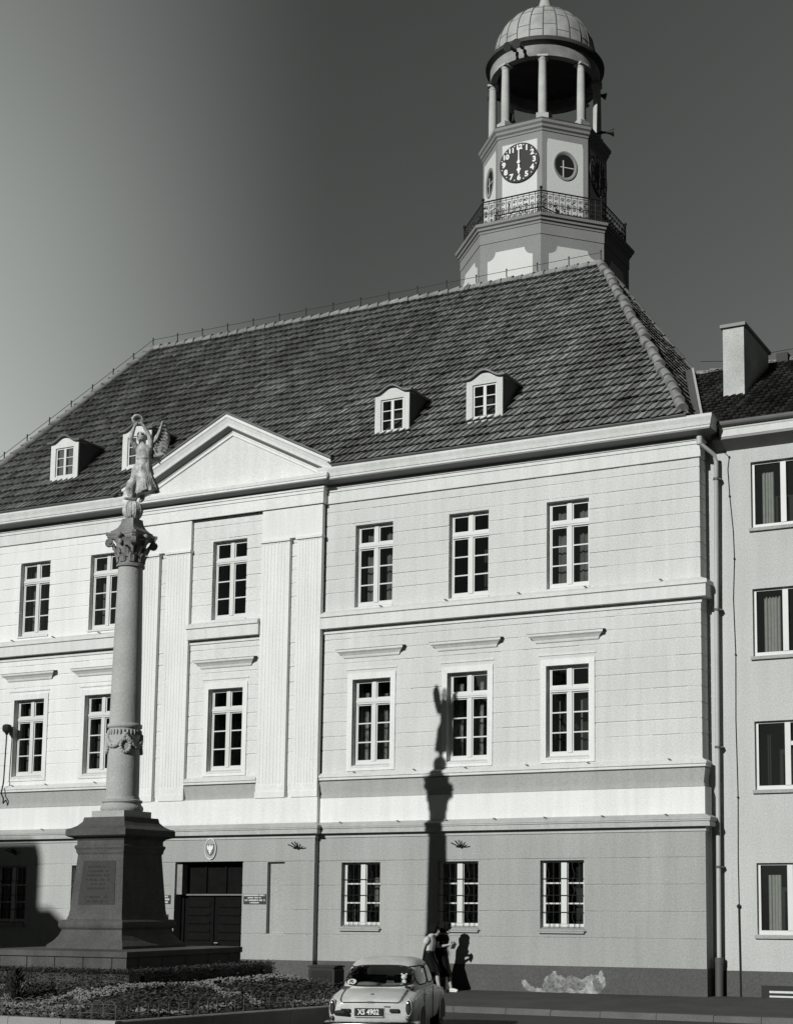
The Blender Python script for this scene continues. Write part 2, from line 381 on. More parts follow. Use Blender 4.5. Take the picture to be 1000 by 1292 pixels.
# ground floor of both wings
gl = [-21.85, -18.9]
for xa, xb, cs, m in ((BX1, .08, right_c and [-9.56, -6.64, -3.69], 'ground'), (XL - .08, BX0, gl, 'ground_flare')):
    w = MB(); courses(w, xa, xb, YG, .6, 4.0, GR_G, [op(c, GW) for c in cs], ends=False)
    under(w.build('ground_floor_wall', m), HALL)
    w = MB(); w.box(xa, xb, YG - .0, .42, 4.0, 4.95); under(w.build('plinth_band', 'white' if xb > -5 else 'white'), HALL)
    w = MB(); w.box(xa, xb + (.015 if xb > -5 else 0), YG - .015, .42, -.3, .6); under(w.build('dado', 'dado'), HALL)
# bay
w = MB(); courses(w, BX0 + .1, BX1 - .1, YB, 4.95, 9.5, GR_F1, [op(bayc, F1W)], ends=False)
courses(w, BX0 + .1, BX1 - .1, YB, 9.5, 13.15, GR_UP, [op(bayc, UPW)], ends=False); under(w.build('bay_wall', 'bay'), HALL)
DOOR = (-15.56, -13.24, -.2, 3.27)
w = MB(); courses(w, BX0 - .02, BX1 + .02, YBG, .6, 4.0, GR_G, [DOOR, (-12.42, -11.86, 1.3, 3.24)], ends=False)
under(w.build('bay_ground_wall', 'ground'), HALL)
w = MB(); w.box(-12.42, -11.86, YBG + .13, YBG + .2, 1.3, 3.24); under(w.build('blind_window', 'ground'), HALL)
w = MB(); w.box(BX0 - .02, BX1 + .02, YBG + .07, .42, 4.0, 5.0); under(w.build('bay_plinth', 'white'), HALL)
w = MB()
for a, b in ((BX0 - .035, DOOR[0]), (DOOR[1], BX1 + .035)):
    w = MB(); w.box(a, b, YBG - .015, .42, -.3, .6); under(w.build('bay_dado', 'dado'), HALL)
# closing walls, dark rooms behind the windows
w = MB()
w.box(XL, XL + .3, .42, 13.3, -.3, 14.0); w.box(-.3, -.001, .42, 13.3, -.3, 14.0); w.box(XL, 0, 13.3, 13.5, -.3, 14.0); w.box(XL + .3, -.3, .425, 13.3, 13.7, 13.9)
under(w.build('rear_walls', 'plaster'), HALL)
w = MB(); w.box(XL + .3, -.3, 1.5, 1.6, -.3, 13.7)
for z in (-.2, 4.4, 9.2, 13.6): w.box(XL + .3, -.3, .425, 1.5, z, z + .15)
under(w.build('interior', 'inside'), HALL)

# --- belts and cornices
mainR = [(BX1 + .0, 0), (0, 0), (0, .3)]; mainL = [(XL, .3), (XL, 0), (BX0, 0)]
def off(path, d):   # the same run on a plane pushed out by d
    out = [];
    for x_, y_ in path:
        out.append((x_ + (d if abs(x_) < 1e-6 and len(path) == 3 and x_ > -1 else (-d if abs(x_ - XL) < 1e-6 else 0)), y_ - d if y_ <= 0 else y_))
    return out
bayP = [(BX0, .2), (BX0, YP), (BX1, YP), (BX1, .2)]
B2 = [(0, 9.47), (.035, 9.48), (.035, 9.555), (.02, 9.56), (.02, 9.60), (.19, 9.605), (.19, 9.90), (.205, 9.905), (.235, 9.92), (.235, 10.01), (.20, 10.025), (0, 10.12)]
B1 = [(0, 5.42), (.12, 5.44), (.12, 5.50), (.15, 5.51), (.15, 5.56), (0, 5.65)]
B1g = [(0, 4.955), (.06, 4.96), (.06, 5.03), (.035, 5.045), (.045, 5.12), (.10, 5.40), (0, 5.42)]
BG = [(0, 3.87), (.03, 3.88), (.03, 3.93), (.02, 3.935), (.02, 3.985), (.17, 3.992), (.17, 4.085), (.155, 4.09), (.155, 4.11), (.185, 4.12), (.185, 4.155), (.20, 4.16), (.20, 4.205), (0, 4.295)]
EAV = [(0, 13.15), (.045, 13.155), (.045, 13.47), (.07, 13.475), (.07, 13.56), (.10, 13.565), (.10, 13.60), (.11, 13.75), (.42, 13.752), (.42, 13.80), (.44, 13.81), (.46, 13.90), (.50, 14.0), (.50, 14.07), (0, 14.09)]
for nm, prof, m in (('sill_belt', B2, 'trim'), ('string_course', B1, 'trim'), ('apron_band', B1g, 'band'), ('eaves_cornice', EAV, 'trim')):
    for path in (mainR, mainL):
        b = MB(); b.sweep(path, prof); under(b.build(nm, m), HALL)
for path in ([(BX1 + .02, YG), (.08, YG), (.08, .3)], [(XL - .08, .3), (XL - .08, YG), (BX0 - .02, YG)]):
    b = MB(); b.sweep(path, BG); under(b.build('ground_cornice', 'gcorn'), HALL)
b = MB(); b.sweep([(BX0 - .02, .1), (BX0 - .02, YBG), (BX1 + .02, YBG), (BX1 + .02, .1)], BG); under(b.build('ground_cornice', 'gcorn'), HALL)
# short lengths of tin lapping on the ledges
for path in (mainR, mainL):
    b = MB(); b.sweep(path, [(.10, 13.61), (.13, 13.66), (.415, 13.715), (.415, 13.748), (.10, 13.748)]); under(b.build('eaves_soffit_shade', 'gutter'), HALL)  # dark strip, puts the shade under the eaves into the soffit colour
sm = MB(); sm.obox((0, 0, 0), (.03, .0, 0), (.03, .085, -.040), (0, .002, .007)); smo = sm.build('tin_seam', 'tin'); COL.objects.unlink(smo)
for z, y in ((10.075, -.12), (5.607, -.085), (4.255, -.18)):
    x = XL + 1
    while x < -.4:
        x += random.uniform(1.3, 2.2)
        if x < -.4 and not (BX0 - .3 < x < BX1 + .3): inst(smo, HALL, (x, y, z))
# bay sill belt between the inner pilaster pairs, apron
P2r, P3l = -15.42, -12.93
b = MB(); b.sweep([(P2r, YB), (P3l, YB)], B2); under(b.build('sill_belt', 'trim'), HALL)
b = MB(); b.sweep([(P2r, YB), (P3l, YB)], B1); under(b.build('string_course', 'trim'), HALL)
b = MB(); b.sweep([(P2r, YB), (P3l, YB)], B1g); under(b.build('apron_band', 'band'), HALL)
# --- pilasters (fluted), with necking and plain blocks above
def pilaster(x0, x1):
    p = MB(); n = 7; wd = x1 - x0; fl = wd * .84 / n; x = x0 + wd * .08; z0, z1 = 5.36, 12.16
    pts = [(x0, YB + .02), (x0, YP)]
    for i in range(n):
        a = x + i * fl
        pts += [(a + fl * .22, YP), (a + fl * .34, YP + .011), (a + fl * .66, YP + .011), (a + fl * .78, YP)]
    pts += [(x1, YP), (x1, YB + .02)]
    p.extr([(a, b_, z0) for a, b_ in pts], (0, 0, z1 - z0))
    p.box(x0 - .02, x1 + .02, YP - .03, YB, 5.0, 5.17); p.box(x0 - .008, x1 + .008, YP - .012, YB, 5.17, 5.36)
    p.box(x0, x1, YP - .004, YB, z1, 12.2); p.box(x0 - .03, x1 + .03, YP - .05, YB, 12.2, 12.27)
    return under(p.build('pilaster', 'white'), HALL)
for x0, x1 in ((-12.93, -11.98), (-11.73, BX1), (-16.28, -15.42), (BX0, -16.55)): pilaster(x0, x1)
for x0, x1 in ((-12.93, BX1), (BX0, -15.42)):
    b = MB(); b.box(x0, x1, YP + .01, YB + .03, 12.272, 13.13); under(b.build('entablature_block', 'white'), HALL)
# --- pediment
b = MB(); b.sweep(bayP, [(q[0] if q[0] < .3 else q[0] - .1, q[1]) for q in EAV[:12]] + [(.34, 13.93), (0, 14.03)]); under(b.build('entablature', 'white'), HALL)
ax, az_, ez = -14.03, 16.06, 14.30
exl, exr = BX0 - .42, BX1 + .45
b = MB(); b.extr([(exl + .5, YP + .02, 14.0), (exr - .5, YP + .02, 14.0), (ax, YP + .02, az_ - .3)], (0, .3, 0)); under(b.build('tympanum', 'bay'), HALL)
def raking(mb, x0, z0, x1, z1, prof):   # prof (out along -y, perpendicular offset below the outer edge)
    d = Vector((x1 - x0, 0, z1 - z0)); L_ = d.length; d.normalize(); n_ = Vector((-d.z, 0, d.x));
    if n_.z < 0: n_ = -n_
    def pt(x, o, h):   # point where the offset line crosses the vertical plane x
        base = Vector((x0, 0, z0)) + n_ * h; t = (x - base.x) / d.x
        q = base + d * t; return (q.x, YP - o, q.z)
    r0 = [pt(x0, o, h) for o, h in prof]; r1 = [pt(x1, o, h) for o, h in prof]
    mb.loft([r0, r1])
RK = [(-.25, -.02), (.34, -.02), (.34, -.09), (.31, -.12), (.26, -.22), (.24, -.30), (.05, -.34), (.05, -.42), (.025, -.43), (.025, -.50), (-.02, -.51), (-.25, -.51)]
for x0, z0 in ((exl, ez - .02), (exr, ez - .02)):
    b = MB(); raking(b, x0, z0, ax, az_, RK); under(b.build('raking_cornice', 'white'), HALL)
for x0, z0 in ((exl, ez - .02), (exr, ez - .02)):
    b = MB(); raking(b, x0, z0, ax, az_, [(.235, -.302), (.235, -.325), (.055, -.375), (.055, -.343)]); under(b.build('rake_soffit_shade', 'gutter'), HALL)  # dark strip that deepens the rake's shade by colour
b = MB(); b.sweep(bayP, [(.10, 13.61), (.13, 13.66), (.325, 13.715), (.325, 13.748), (.10, 13.748)]); under(b.build('eaves_soffit_shade', 'gutter'), HALL)  # same dark shade strip under the pediment cornice
# tin cover and small roof behind the pediment
b = MB()
for x0 in (exl - .02, exr + .02):
    b.loft([[(x0, YP - .37, ez - .03), (x0, YP - .37, ez + .03), (x0, 3.2, ez + .03), (x0, 3.2, ez - .03)], [(ax, YP - .37, az_ - .01), (ax, YP - .37, az_ + .05), (ax, 3.2, az_ + .05), (ax, 3.2, az_ - .01)]])
under(b.build('pediment_roof', 'gutter'), HALL)

# --- windows
CACHE = {}
def window_meshes(w, h, kind):
    k = (w, h, kind)
    if k in CACHE: return CACHE[k]
    f = MB(); hw = w / 2; fw_ = .055
    y0, y1 = .15, .21
    if kind == 'tall':
        f.box(-hw, -hw + fw_, y0, y1, .05, h); f.box(hw - fw_, hw, y0, y1, .05, h); f.box(-hw + fw_, hw - fw_, y0, y1, h - fw_, h); f.box(-hw + fw_, hw - fw_, y0, y1, .05, .13)
        t0, t1 = h * .716, h * .776
        f.box(-hw + fw_, hw - fw_, y0 - .03, y1, t0, t1); f.box(-hw + fw_ - .01, hw - fw_ + .01, y0 - .045, y0 - .03, t0 + .045, t1 - .03)
        for za, zb in ((.13, t0), (t1, h - fw_)): f.box(-.062, .062, y0 - .018, y1, za, zb)
        for s_ in (-1, 1):
            a, b_ = (.062, hw - fw_) if s_ > 0 else (-hw + fw_, -.062)
            for za, zb in ((.13, t0), (t1, h - fw_)):
                f.box(a, a + .035, y0 + .012, y1 - .008, za, zb); f.box(b_ - .035, b_, y0 + .012, y1 - .008, za, zb)
                f.box(a + .035, b_ - .035, y0 + .012, y1 - .008, za, za + .04); f.box(a + .035, b_ - .035, y0 + .012, y1 - .008, zb - .035, zb)
            for q in (.13 + (t0 - .13) * .335, .13 + (t0 - .13) * .665): f.box(a + .035, b_ - .035, y0 + .016, y1 - .012, q - .017, q + .017)
    elif kind == 'barred':
        f.box(-hw, -hw + fw_, y0, y1, .06, h); f.box(hw - fw_, hw, y0, y1, .06, h); f.box(-hw + fw_, hw - fw_, y0, y1, h - fw_, h); f.box(-hw + fw_, hw - fw_, y0, y1, .06, .13)
        f.box(-.075, .075, y0 - .02, y1, .13, h - fw_)
        for s_ in (-1, 1):
            a, b_ = (.075, hw - fw_) if s_ > 0 else (-hw + fw_, -.075)
            for q in (1 / 3, 2 / 3): f.box(a, b_, y0 + .012, y1 - .01, .13 + (h - .19) * q - .018, .13 + (h - .19) * q + .018)
            f.box(a, a + .03, y0 + .01, y1 - .01, .13, h - fw_); f.box(b_ - .03, b_, y0 + .01, y1 - .01, .13, h - fw_)
    gl = MB(); gl.quad((-hw, y1 - .03, .05), (hw, y1 - .03, .05), (hw, y1 - .03, h), (-hw, y1 - .03, h))
    s = MB(); yi = .36
    s.box(-.045, .045, yi, yi + .045, 0, h); s.box(-hw, -hw + .07, yi, yi + .045, 0, h); s.box(hw - .07, hw, yi, yi + .045, 0, h)
    sl = MB(); sl.box(-hw - .02, hw + .02, -.035 if kind != 'barred' else -.07, .16, -.05 if kind != 'barred' else -.10, .0)
    if kind == 'barred': sl.box(-hw - .02, hw + .06, -.085, -.07, -.045, -.012)
    sl.extr([(-hw, .15, .055), (-hw, -.02, .003), (-hw, .15, .003)], (2 * hw, 0, 0))
    CACHE[k] = (f, gl, s, sl); return CACHE[k]
WOBJ = {}
def drape_mesh(x0, x1, z0, z1, y, amp=.03, n=9, sc=0.0):
    d = MB(); N = n * 6
    def yy(t): return y + amp * sin(t * n * 2 * pi) + amp * .4 * sin(t * n * 5.1)
    rows = [[(x0 + (x1 - x0) * i / N, yy(i / N), z0 + (sc * abs(sin(i / N * n * pi)) if sc else 0)) for i in range(N + 1)], [(x0 + (x1 - x0) * i / N, yy(i / N), z1) for i in range(N + 1)]]
    d.loft(rows, False, False); return d
def window(parent, cx, z0, Y, w, h, kind, curtain=None, label=None):
    k = (w, h, kind)
    if k not in WOBJ:
        f, g_, s_, sl = window_meshes(w, h, kind)
        WOBJ[k] = [f.build('window', 'frame'), g_.build('glass', 'glass'), s_.build('inner_sash', 'sash'), sl.build('sill', 'trim' if kind == 'tall' else 'ground')]
        for q in WOBJ[k]: COL.objects.unlink(q)
    fo, go, so, lo = WOBJ[k]
    wo_ = inst(fo, parent, (cx - parent.location.x, Y - parent.location.y, z0 - parent.location.z))
    for q in (go, so, lo): inst(q, wo_, (0, 0, 0))
    hw = w / 2
    def put(mb, m):
        o = mb.build('curtain', m, wo_, smooth=True, norm=False)
    if curtain == 'lace':
        for a, b_ in ((-.66, -.36), (-.06, .24)): put(drape_mesh(a, b_, .1, h * random.uniform(.84, .95), .48, .03, 5), 'lace')
    elif curtain == 'blind':
        for a, b_ in ((-.62, -.42), (-.02, .2)): put(drape_mesh(a, b_, .1, h * .68, .50, .01, 2), 'sheer_haze')
    elif curtain == 'drape':
        put(drape_mesh(-.25, .28, .5, h - .4, .48, .03, 4), 'cloth_mid'); put(drape_mesh(-.85, -.45, .1, .6, .48, .01, 2), 'sheer_haze')
    elif curtain == 'sheer_haze':
        put(drape_mesh(-hw + .06, hw - .06, .06, h - .05, .46, .02, 8), 'sheer_haze')
    elif curtain == 'dark':
        put(drape_mesh(-.72, -.48, .1, h, .48, .03, 3), 'sheer_haze'); put(drape_mesh(.0, .14, .1, h, .48, .03, 2), 'sheer_haze')
    return wo_
for i, c in enumerate(right_c):
    window(HALL, c, UPW['z0'], 0, UPW['w'], UPW['z1'] - UPW['z0'], 'tall', ('sheer_haze', 'dark', 'sheer_haze')[i])
    window(HALL, c, F1W['z0'], 0, F1W['w'], F1W['z1'] - F1W['z0'], 'tall', ('lace', 'lace', 'blind')[i])
for i, c in enumerate(left_c):
    window(HALL, c, UPL['z0'], 0, UPW['w'], UPW['z1'] - UPW['z0'], 'tall', 'sheer_haze')  # full-width curtain greys these panes, standing in for haze
    window(HALL, c, F1L['z0'], 0, F1W['w'], F1W['z1'] - F1W['z0'], 'tall', 'sheer_haze')  # haze over the lower panes, made with the same curtain
window(HALL, bayc, UPW['z0'], YB, UPW['w'], UPW['z1'] - UPW['z0'], 'tall'); window(HALL, bayc, F1W['z0'], YB, F1W['w'], F1W['z1'] - F1W['z0'], 'tall')
gwin = []
for i, c in enumerate([-9.56, -6.64, -3.69] + gl):
    gwin.append(window(HALL, c, GW['z0'], YG, GW['w'], GW['z1'] - GW['z0'], 'barred', ('drape', None, 'dark', None, None)[i]))
# wrought bars in front of the ground floor windows
gr = MB(); hw = .6
for q in (.42, .84, 1.26): gr.tube([(-hw, .10, q), (hw, .10, q)], .009, 6)
for x in (-.42, -.27, -.11, .12, .27, .43):
    if abs(x) in (.42, .27) and x in (-.42, .27):
        pts = [(x + .03 * sin(z * 15), .09, z) for z in np.linspace(.02, 1.69, 40)]; gr.tube(pts, .008, 5)
    else: gr.tube([(x, .09, .02), (x, .09, 1.69)], .008, 5)
gro = gr.build('window_bars', 'iron'); COL.objects.unlink(gro)
for wv in gwin: inst(gro, wv, (0, 0, 0))
# first floor surrounds and hoods
sr = MB(); w_, h_ = F1W['w'], F1W['z1'] - F1W['z0']; sw = .155
for a, b_, c_, d_ in ((-w_ / 2 - sw, -w_ / 2, -.13, h_ + .16), (w_ / 2, w_ / 2 + sw, -.13, h_ + .16), (-w_ / 2, w_ / 2, h_, h_ + .16), (-w_ / 2, w_ / 2, -.13, -.052)): sr.box(a, b_, -.028, .02, c_, d_)
sro = sr.build('window_surround', 'white'); COL.objects.unlink(sro)
hd = MB(); H0 = [(-.0, 0), (-.02, .0), (-.035, .02), (-.05, .07), (-.10, .13), (-.15, .17), (-.155, .22), (-.15, .235), (0, .25)]
a_, b_ = .80, 1.06
def mitre_hood():
    rings = []
    for sx in (-1, 1):
        rings.append([(sx * (.84 - y * 1.35), y, z) for y, z in H0])
    hd.loft(rings)
mitre_hood(); hd.box(-.80, .80, -.02, .01, -.335, -.295)
hdo = hd.build('window_hood', 'trim'); COL.objects.unlink(hdo)
hc = MB(); hc.extr([(-1.07, -.16, .238), (-1.07, .0, .262), (-1.07, .0, .256), (-1.07, -.16, .225)], (2.14, 0, 0)); hco = hc.build('hood_flashing', 'gutter'); COL.objects.unlink(hco)
for c, Y in [(c, 0) for c in right_c + left_c] + [(bayc, YB)]:
    dz = .10 if c < -17 else 0; inst(sro, HALL, (c, Y, F1W['z0'] + dz)); ho = inst(hdo, HALL, (c - .02, Y, 8.76 + dz * .8)); inst(hco, ho, (0, 0, 0))

# --- door
b = MB()
x0, x1 = DOOR[0], DOOR[1]
b.box(x0, x1, .10, .14, -.2, 3.27)
for a, c in ((x0, x0 + .12), (x1 - .12, x1)): b.box(a, c, .03, .10, -.2, 3.27)
for xa, xb in ((x0 + .14, (x0 + x1) / 2 - .03), ((x0 + x1) / 2 + .03, x1 - .14)):
    b.box(xa, xb, .06, .099, -.1, 2.30)
    for i in range(9): z = .15 + i * .23; b.extr([(xa + .12, .06, z), (xa + .12, .03, z + .02), (xa + .12, .06, z + .19)], (xb - xa - .24, 0, 0))
xs = np.linspace(x0 + .14, x1 - .12, 4)
for xa in xs[1:-1]: b.box(xa - .03, xa + .03, .05, .099, 2.42, 3.2)
door = under(b.build('door', 'wood'), HALL)
b = MB(); b.box(x0 + .02, x1 - .02, -.03, .09, 2.33, 2.37); b.parent = None; under(b.build('transom_bar', 'doorlite'), HALL)
b = MB(); b.tube([((x0 + x1) / 2 + .08, .03, .98), ((x0 + x1) / 2 + .08, -.03, 1.02), ((x0 + x1) / 2 + .2, -.03, 1.02)], .014, 8); under(b.build('door_handle', 'tin'), HALL)
b = MB(); b.box(x0 + .02, x0 + .2, -.20, .03, 2.36, 3.2); under(b.build('lit_jamb_strip', 'cloth_mid'), HALL)  # pale box standing in for the sunlit strip of door jamb
b = MB(); b.box(x0 - .05, x1 + .05, YBG - .35, .1, -.3, .02); under(b.build('door_step', 'stone_dark'), HALL)

# --- roof
RT = Vector((0, 7.25, 7.75)); SL = RT.length; XRr, XRl = -5.45, -22.95; EZ = 14.10; EY = -.50; EXr, EXl = -.20, -25.45
def tiles(mb, O, A, Sd, N, aL, aR, slen, tw=.21, th=.42, off=0, skip=None):
    """pantiles: O origin on the eave, A along the eave, Sd up the slope, N outwards; aL(s), aR(s) limits"""
    nc = int(slen / th) + 1
    ph = np.array([0, .05, .35, .70, .97]); hh = np.array([.050, .004, .010, .034, .052])
    for c in range(nc):
        s0 = c * th; s1 = min(s0 + th, slen)
        l0, r0 = aL(s0), aR(s0); l1, r1 = aL(s1), aR(s1)
        lo, hi = min(l0, l1), max(r0, r1)
        i0 = int(math.floor(lo / tw)) - 1; i1 = int(math.ceil(hi / tw)) + 1
        jit = {}
        xs = []; hs = []; ti = []
        for i in range(i0, i1):
            j = random.uniform(-.010, .010) - (.03 if random.random() < .006 else 0); js = random.uniform(-.02, .02) - (.07 if random.random() < .006 else 0)
            for p_, h_ in zip(ph, hh): xs.append((i + p_) * tw); hs.append(h_ + j); ti.append((i, js))
        n = len(xs)
        for k in range(n - 1):
            xa, xb = xs[k], xs[k + 1]
            if xb < min(l0, l1) or xa > max(r0, r1): continue
            if skip and skip((xa + xb) / 2, s0): continue
            def P(x, s, nrm, L_, R_):
                x = min(max(x, L_), R_); return O + A * x + Sd * s + N * nrm
            js = ti[k][1]; b0 = s0 - .03 + js
            pa, pb = P(xa - .03, b0, hs[k] * .8 + .085, l0, r0), P(xb - .03, b0, hs[k + 1] * .8 + .085, l0, r0)
            pc, pd = P(xb + .03, s1, hs[k + 1] + .008, l1, r1), P(xa + .03, s1, hs[k] + .008, l1, r1)
            qa, qb = P(xa - .03, b0 + .075, hs[k] - .012, l0, r0), P(xb - .03, b0 + .075, hs[k + 1] - .012, l0, r0)
            o = len(mb.v); mb.v += [tuple(pa), tuple(pb), tuple(pc), tuple(pd), tuple(qa), tuple(qb)]
            u_ = ti[k][0] + .5; v_ = c + .5 + off
            mb.f.append([o, o + 1, o + 2, o + 3]); mb.mi.append(0); mb.f.append([o + 4, o + 5, o + 1, o]); mb.mi.append(0)
            mb.uv[len(mb.f) - 1] = mb.uv[len(mb.f) - 2] = (u_, v_)
def build_tiles(mb, name, m, parent):
    o = mb.build(name, m, None, norm=False, smooth=False)
    uvl = o.data.uv_layers.new(name='UVMap'); arr = np.zeros((len(o.data.loops), 2), dtype=np.float32); q = 0
    for fi, f_ in enumerate(mb.f):
        n = len(f_); arr[q:q + n] = mb.uv[fi]; q += n
    uvl.data.foreach_set('uv', arr.ravel()); under(o, parent); return o
t = MB(); Sd = RT.normalized(); N = Vector((0, -Sd.z, Sd.y))
tiles(t, Vector((0, EY, EZ)), Vector((1, 0, 0)), Sd, N, lambda s: EXl + (XRl - EXl) * s / SL, lambda s: EXr + (XRr - EXr) * s / SL, SL, skip=lambda x, s: exl + .05 < x < exr - .05 and EZ + s * Sd.z < az_ - .15 - (az_ - ez) * abs(x - ax) / (exr - ax))
roof = build_tiles(t, 'roof', 'tiles', HALL)
# right hip: eave runs back from the corner
rear = 14.0
hv = Vector((XRr - EXr, 0, 7.75)); hl = hv.length; hd_ = hv.normalized()
t = MB(); yr0, yr1 = 7.25, 7.25
tiles(t, Vector((EXr, EY, EZ)), Vector((0, 1, 0)), hd_, Vector((hd_.z, 0, -hd_.x)), lambda s: 7.25 * s / hl, lambda s: (rear - EY) + (7.25 - (rear - EY)) * s / hl, hl, off=200)
build_tiles(t, 'roof', 'tiles', HALL)
b = MB()
b.loft([[(EXl + .38, EY + .5, EZ + .45), (EXr - .38, EY + .5, EZ + .45), (EXr - .38, rear - .5, EZ + .45), (EXl + .38, rear - .5, EZ + .45)], [(XRl, 6.75, EZ + 7.68), (XRr, 6.75, EZ + 7.68), (XRr, 6.751, EZ + 7.68), (XRl, 6.751, EZ + 7.68)]])
under(b.build('roof_deck', 'tiles2'), HALL)
def cap_row(p0, p1, n, r=.13, wob=.012):
    b = MB(); p0 = Vector(p0); p1 = Vector(p1); d = (p1 - p0) / n; dn = d.normalized()
    side = dn.cross(Vector((0, 0, 1))).normalized(); up = side.cross(dn).normalized()
    for i in range(n):
        a = p0 + d * i + Vector((random.uniform(-wob, wob),) * 3); e = a + d * 1.08
        rings = []
        for q, rr, lift in ((a, r * 1.1, .02), (e, r * .85, 0)):
            rings.append([tuple(q + up * lift + side * rr * cos(k * pi / 8) + up * rr * sin(k * pi / 8)) for k in range(-1, 10)])
        b.loft(rings, False, False)
        b.poly(rings[0]); 
    return b
EP = .06
under(cap_row((XRr, 6.75, 21.9), (XRl, 6.75, 21.9), 46, .13, .02).build('ridge_cap', 'cap', norm=False), HALL)
under(cap_row((EXr - .06, EY + .12, EZ + .20), (XRr, 6.75, 21.94), 24, .135, .03).build('ridge_cap', 'cap', norm=False), HALL)
under(cap_row((EXl + .06, EY + .12, EZ + .20), (XRl, 6.75, 21.94), 24, .125, .03).build('ridge_cap', 'cap', norm=False), HALL)
under(cap_row((EXr, rear - .05, EZ + .18), (XRr, 6.76, 21.9), 24, .12).build('ridge_cap', 'cap', norm=False), HALL)
# lightning conductor along the ridge and the left hip
pts = [Vector((XRr, 6.75, 22.02)).lerp(Vector((XRl, 6.75, 22.02)), i / 16) for i in range(17)] + [Vector((XRl, 6.75, 22.02)).lerp(Vector((EXl, EY, EZ + .15)), i / 10) for i in range(1, 11)]
b = MB(); b.tube([p + Vector((0, 0, .26)) for p in pts], .009, 5); lw = under(b.build('lightning_wire', 'iron'), HALL)
pn = MB(); pn.tube([(.06, 0, -.1), (0, 0, .10), (0, 0, .30)], .019, 5); pn.ball((0, 0, .31), .028, 8, 6); pn.tube([(-.12, 0, .02), (.12, 0, -.04)], .02, 5)
pno = pn.build('pin', 'iron'); COL.objects.unlink(pno)
for p in pts: inst(pno, lw, p)
b = MB(); b.tube([(-10.08, 6.7, 22.1), (-10.05, 3.0, 18.05), (-9.15, .9, 16.6)], .012, 5); under(b.build('roof_cable', 'iron'), HALL)
# gutter behind the crown moulding
for xa, xb in ((exr + .02, EXr + .05), (XL - .5, exl)):
    b = MB(); n = 10
    b.loft([[(x, EY + .02 - .07 * cos(pi * k / n), EZ + .0 + .02 - .07 * sin(pi * k / n)) for k in range(n + 1)] for x in (xa, xb)], False, False); under(b.build('gutter', 'gutter', norm=False), HALL)

# --- dormers
def dormer(cx, yf, zb):
    d = MB()
    wf, zt, pk = .55, 1.25, 1.45
    # front with rounded top, cut by the window opening
    top = [(-wf, zt - .02)] + [(-wf + 2 * wf * i / 16, zt - .02 + (pk - zt - .03) * sin(pi * i / 16) ** 1.3) for i in range(1, 16)] + [(wf, zt - .02)]
    ww, wz0, wz1 = .36, .18, 1.10
    d.box(-wf, -ww, 0, .12, 0, zt - .02); d.box(ww, wf, 0, .12, 0, zt - .02); d.box(-ww, ww, 0, .12, 0, wz0)
    d.extr([(-ww, 0, wz1), (ww, 0, wz1), (ww, 0, zt - .02)] + [(x, 0, z) for x, z in reversed(top[1:-1]) if abs(x) < ww] + [(-ww, 0, zt - .02)], (0, .12, 0))
    d.extr([(x, 0.001, z) for x, z in [(-wf, zt - .021)] + top[1:-1] + [(wf, zt - .021)] if True], (0, .115, 0))
    d.extr([(-wf, .12, 0), (-wf, 1.4, 1.42), (-wf, 1.4, 1.42), (-wf, .12, zt)], (.08, 0, 0)); d.extr([(wf - .08, .12, 0), (wf - .08, 1.4, 1.42), (wf - .08, .12, zt)], (.08, 0, 0))
    d.box(-wf - .05, wf + .05, -.05, .0, -.06, .0)
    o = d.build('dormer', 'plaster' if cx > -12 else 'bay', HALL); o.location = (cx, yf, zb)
    r = MB(); N_ = 20
    def rz(t): return zt + .0 + (pk - zt) * (0.5 - .5 * cos(2 * pi * min(max((t - .12) / .76, 0), 1)))
    rows = []
    for y, k in ((-.09, 0), (1.55, .02)):
        rows.append([((-wf - .1) + 2 * (wf + .1) * i / N_, y, rz(i / N_)) for i in range(N_ + 1)] + [((-wf - .1) + 2 * (wf + .1) * i / N_, y, rz(i / N_) + .05) for i in range(N_, -1, -1)])
    r.loft(rows); r.build('dormer_roof', 'gutter', o)
    for s_ in (-1, 1):
        ck = MB(); ck.extr([(s_ * (wf + .004), .05, .0), (s_ * (wf + .004), 1.35, 1.3), (s_ * (wf + .004), 0.05, zt - .03)], (-s_ * .003, 0, 0)); ck.build('dormer_cheek', 'dado', o)
    w_ = MB()
    w_.box(-ww, -ww + .045, .04, .09, wz0, wz1); w_.box(ww - .045, ww, .04, .09, wz0, wz1); w_.box(-ww + .045, ww - .045, .04, .09, wz0, wz0 + .05); w_.box(-ww + .045, ww - .045, .04, .09, wz1 - .045, wz1)
    w_.box(-.045, .045, .03, .09, wz0 + .05, wz1 - .045)
    for q in (1 / 3, 2 / 3):
        z = wz0 + .05 + (wz1 - wz0 - .095) * q; w_.box(-ww + .045, -.045, .05, .085, z - .012, z + .012); w_.box(.045, ww - .045, .05, .085, z - .012, z + .012)
    wo_ = w_.build('window', 'frame', o)
    gq = MB(); gq.quad((-ww, .08, wz0), (ww, .08, wz0), (ww, .08, wz1), (-ww, .08, wz1)); gq.cm = 0; gq.build('glass', 'glass', o)
    gq = MB(); gq.box(-wf + .1, wf - .1, .5, .52, .3, zt); gq.build('dormer_inside', 'inside', o)
for cx in (-9.06, -6.18, -20.95, -18.1): dormer(cx, .34 if cx > -12 else .45, 14.96 if cx > -12 else 15.13)

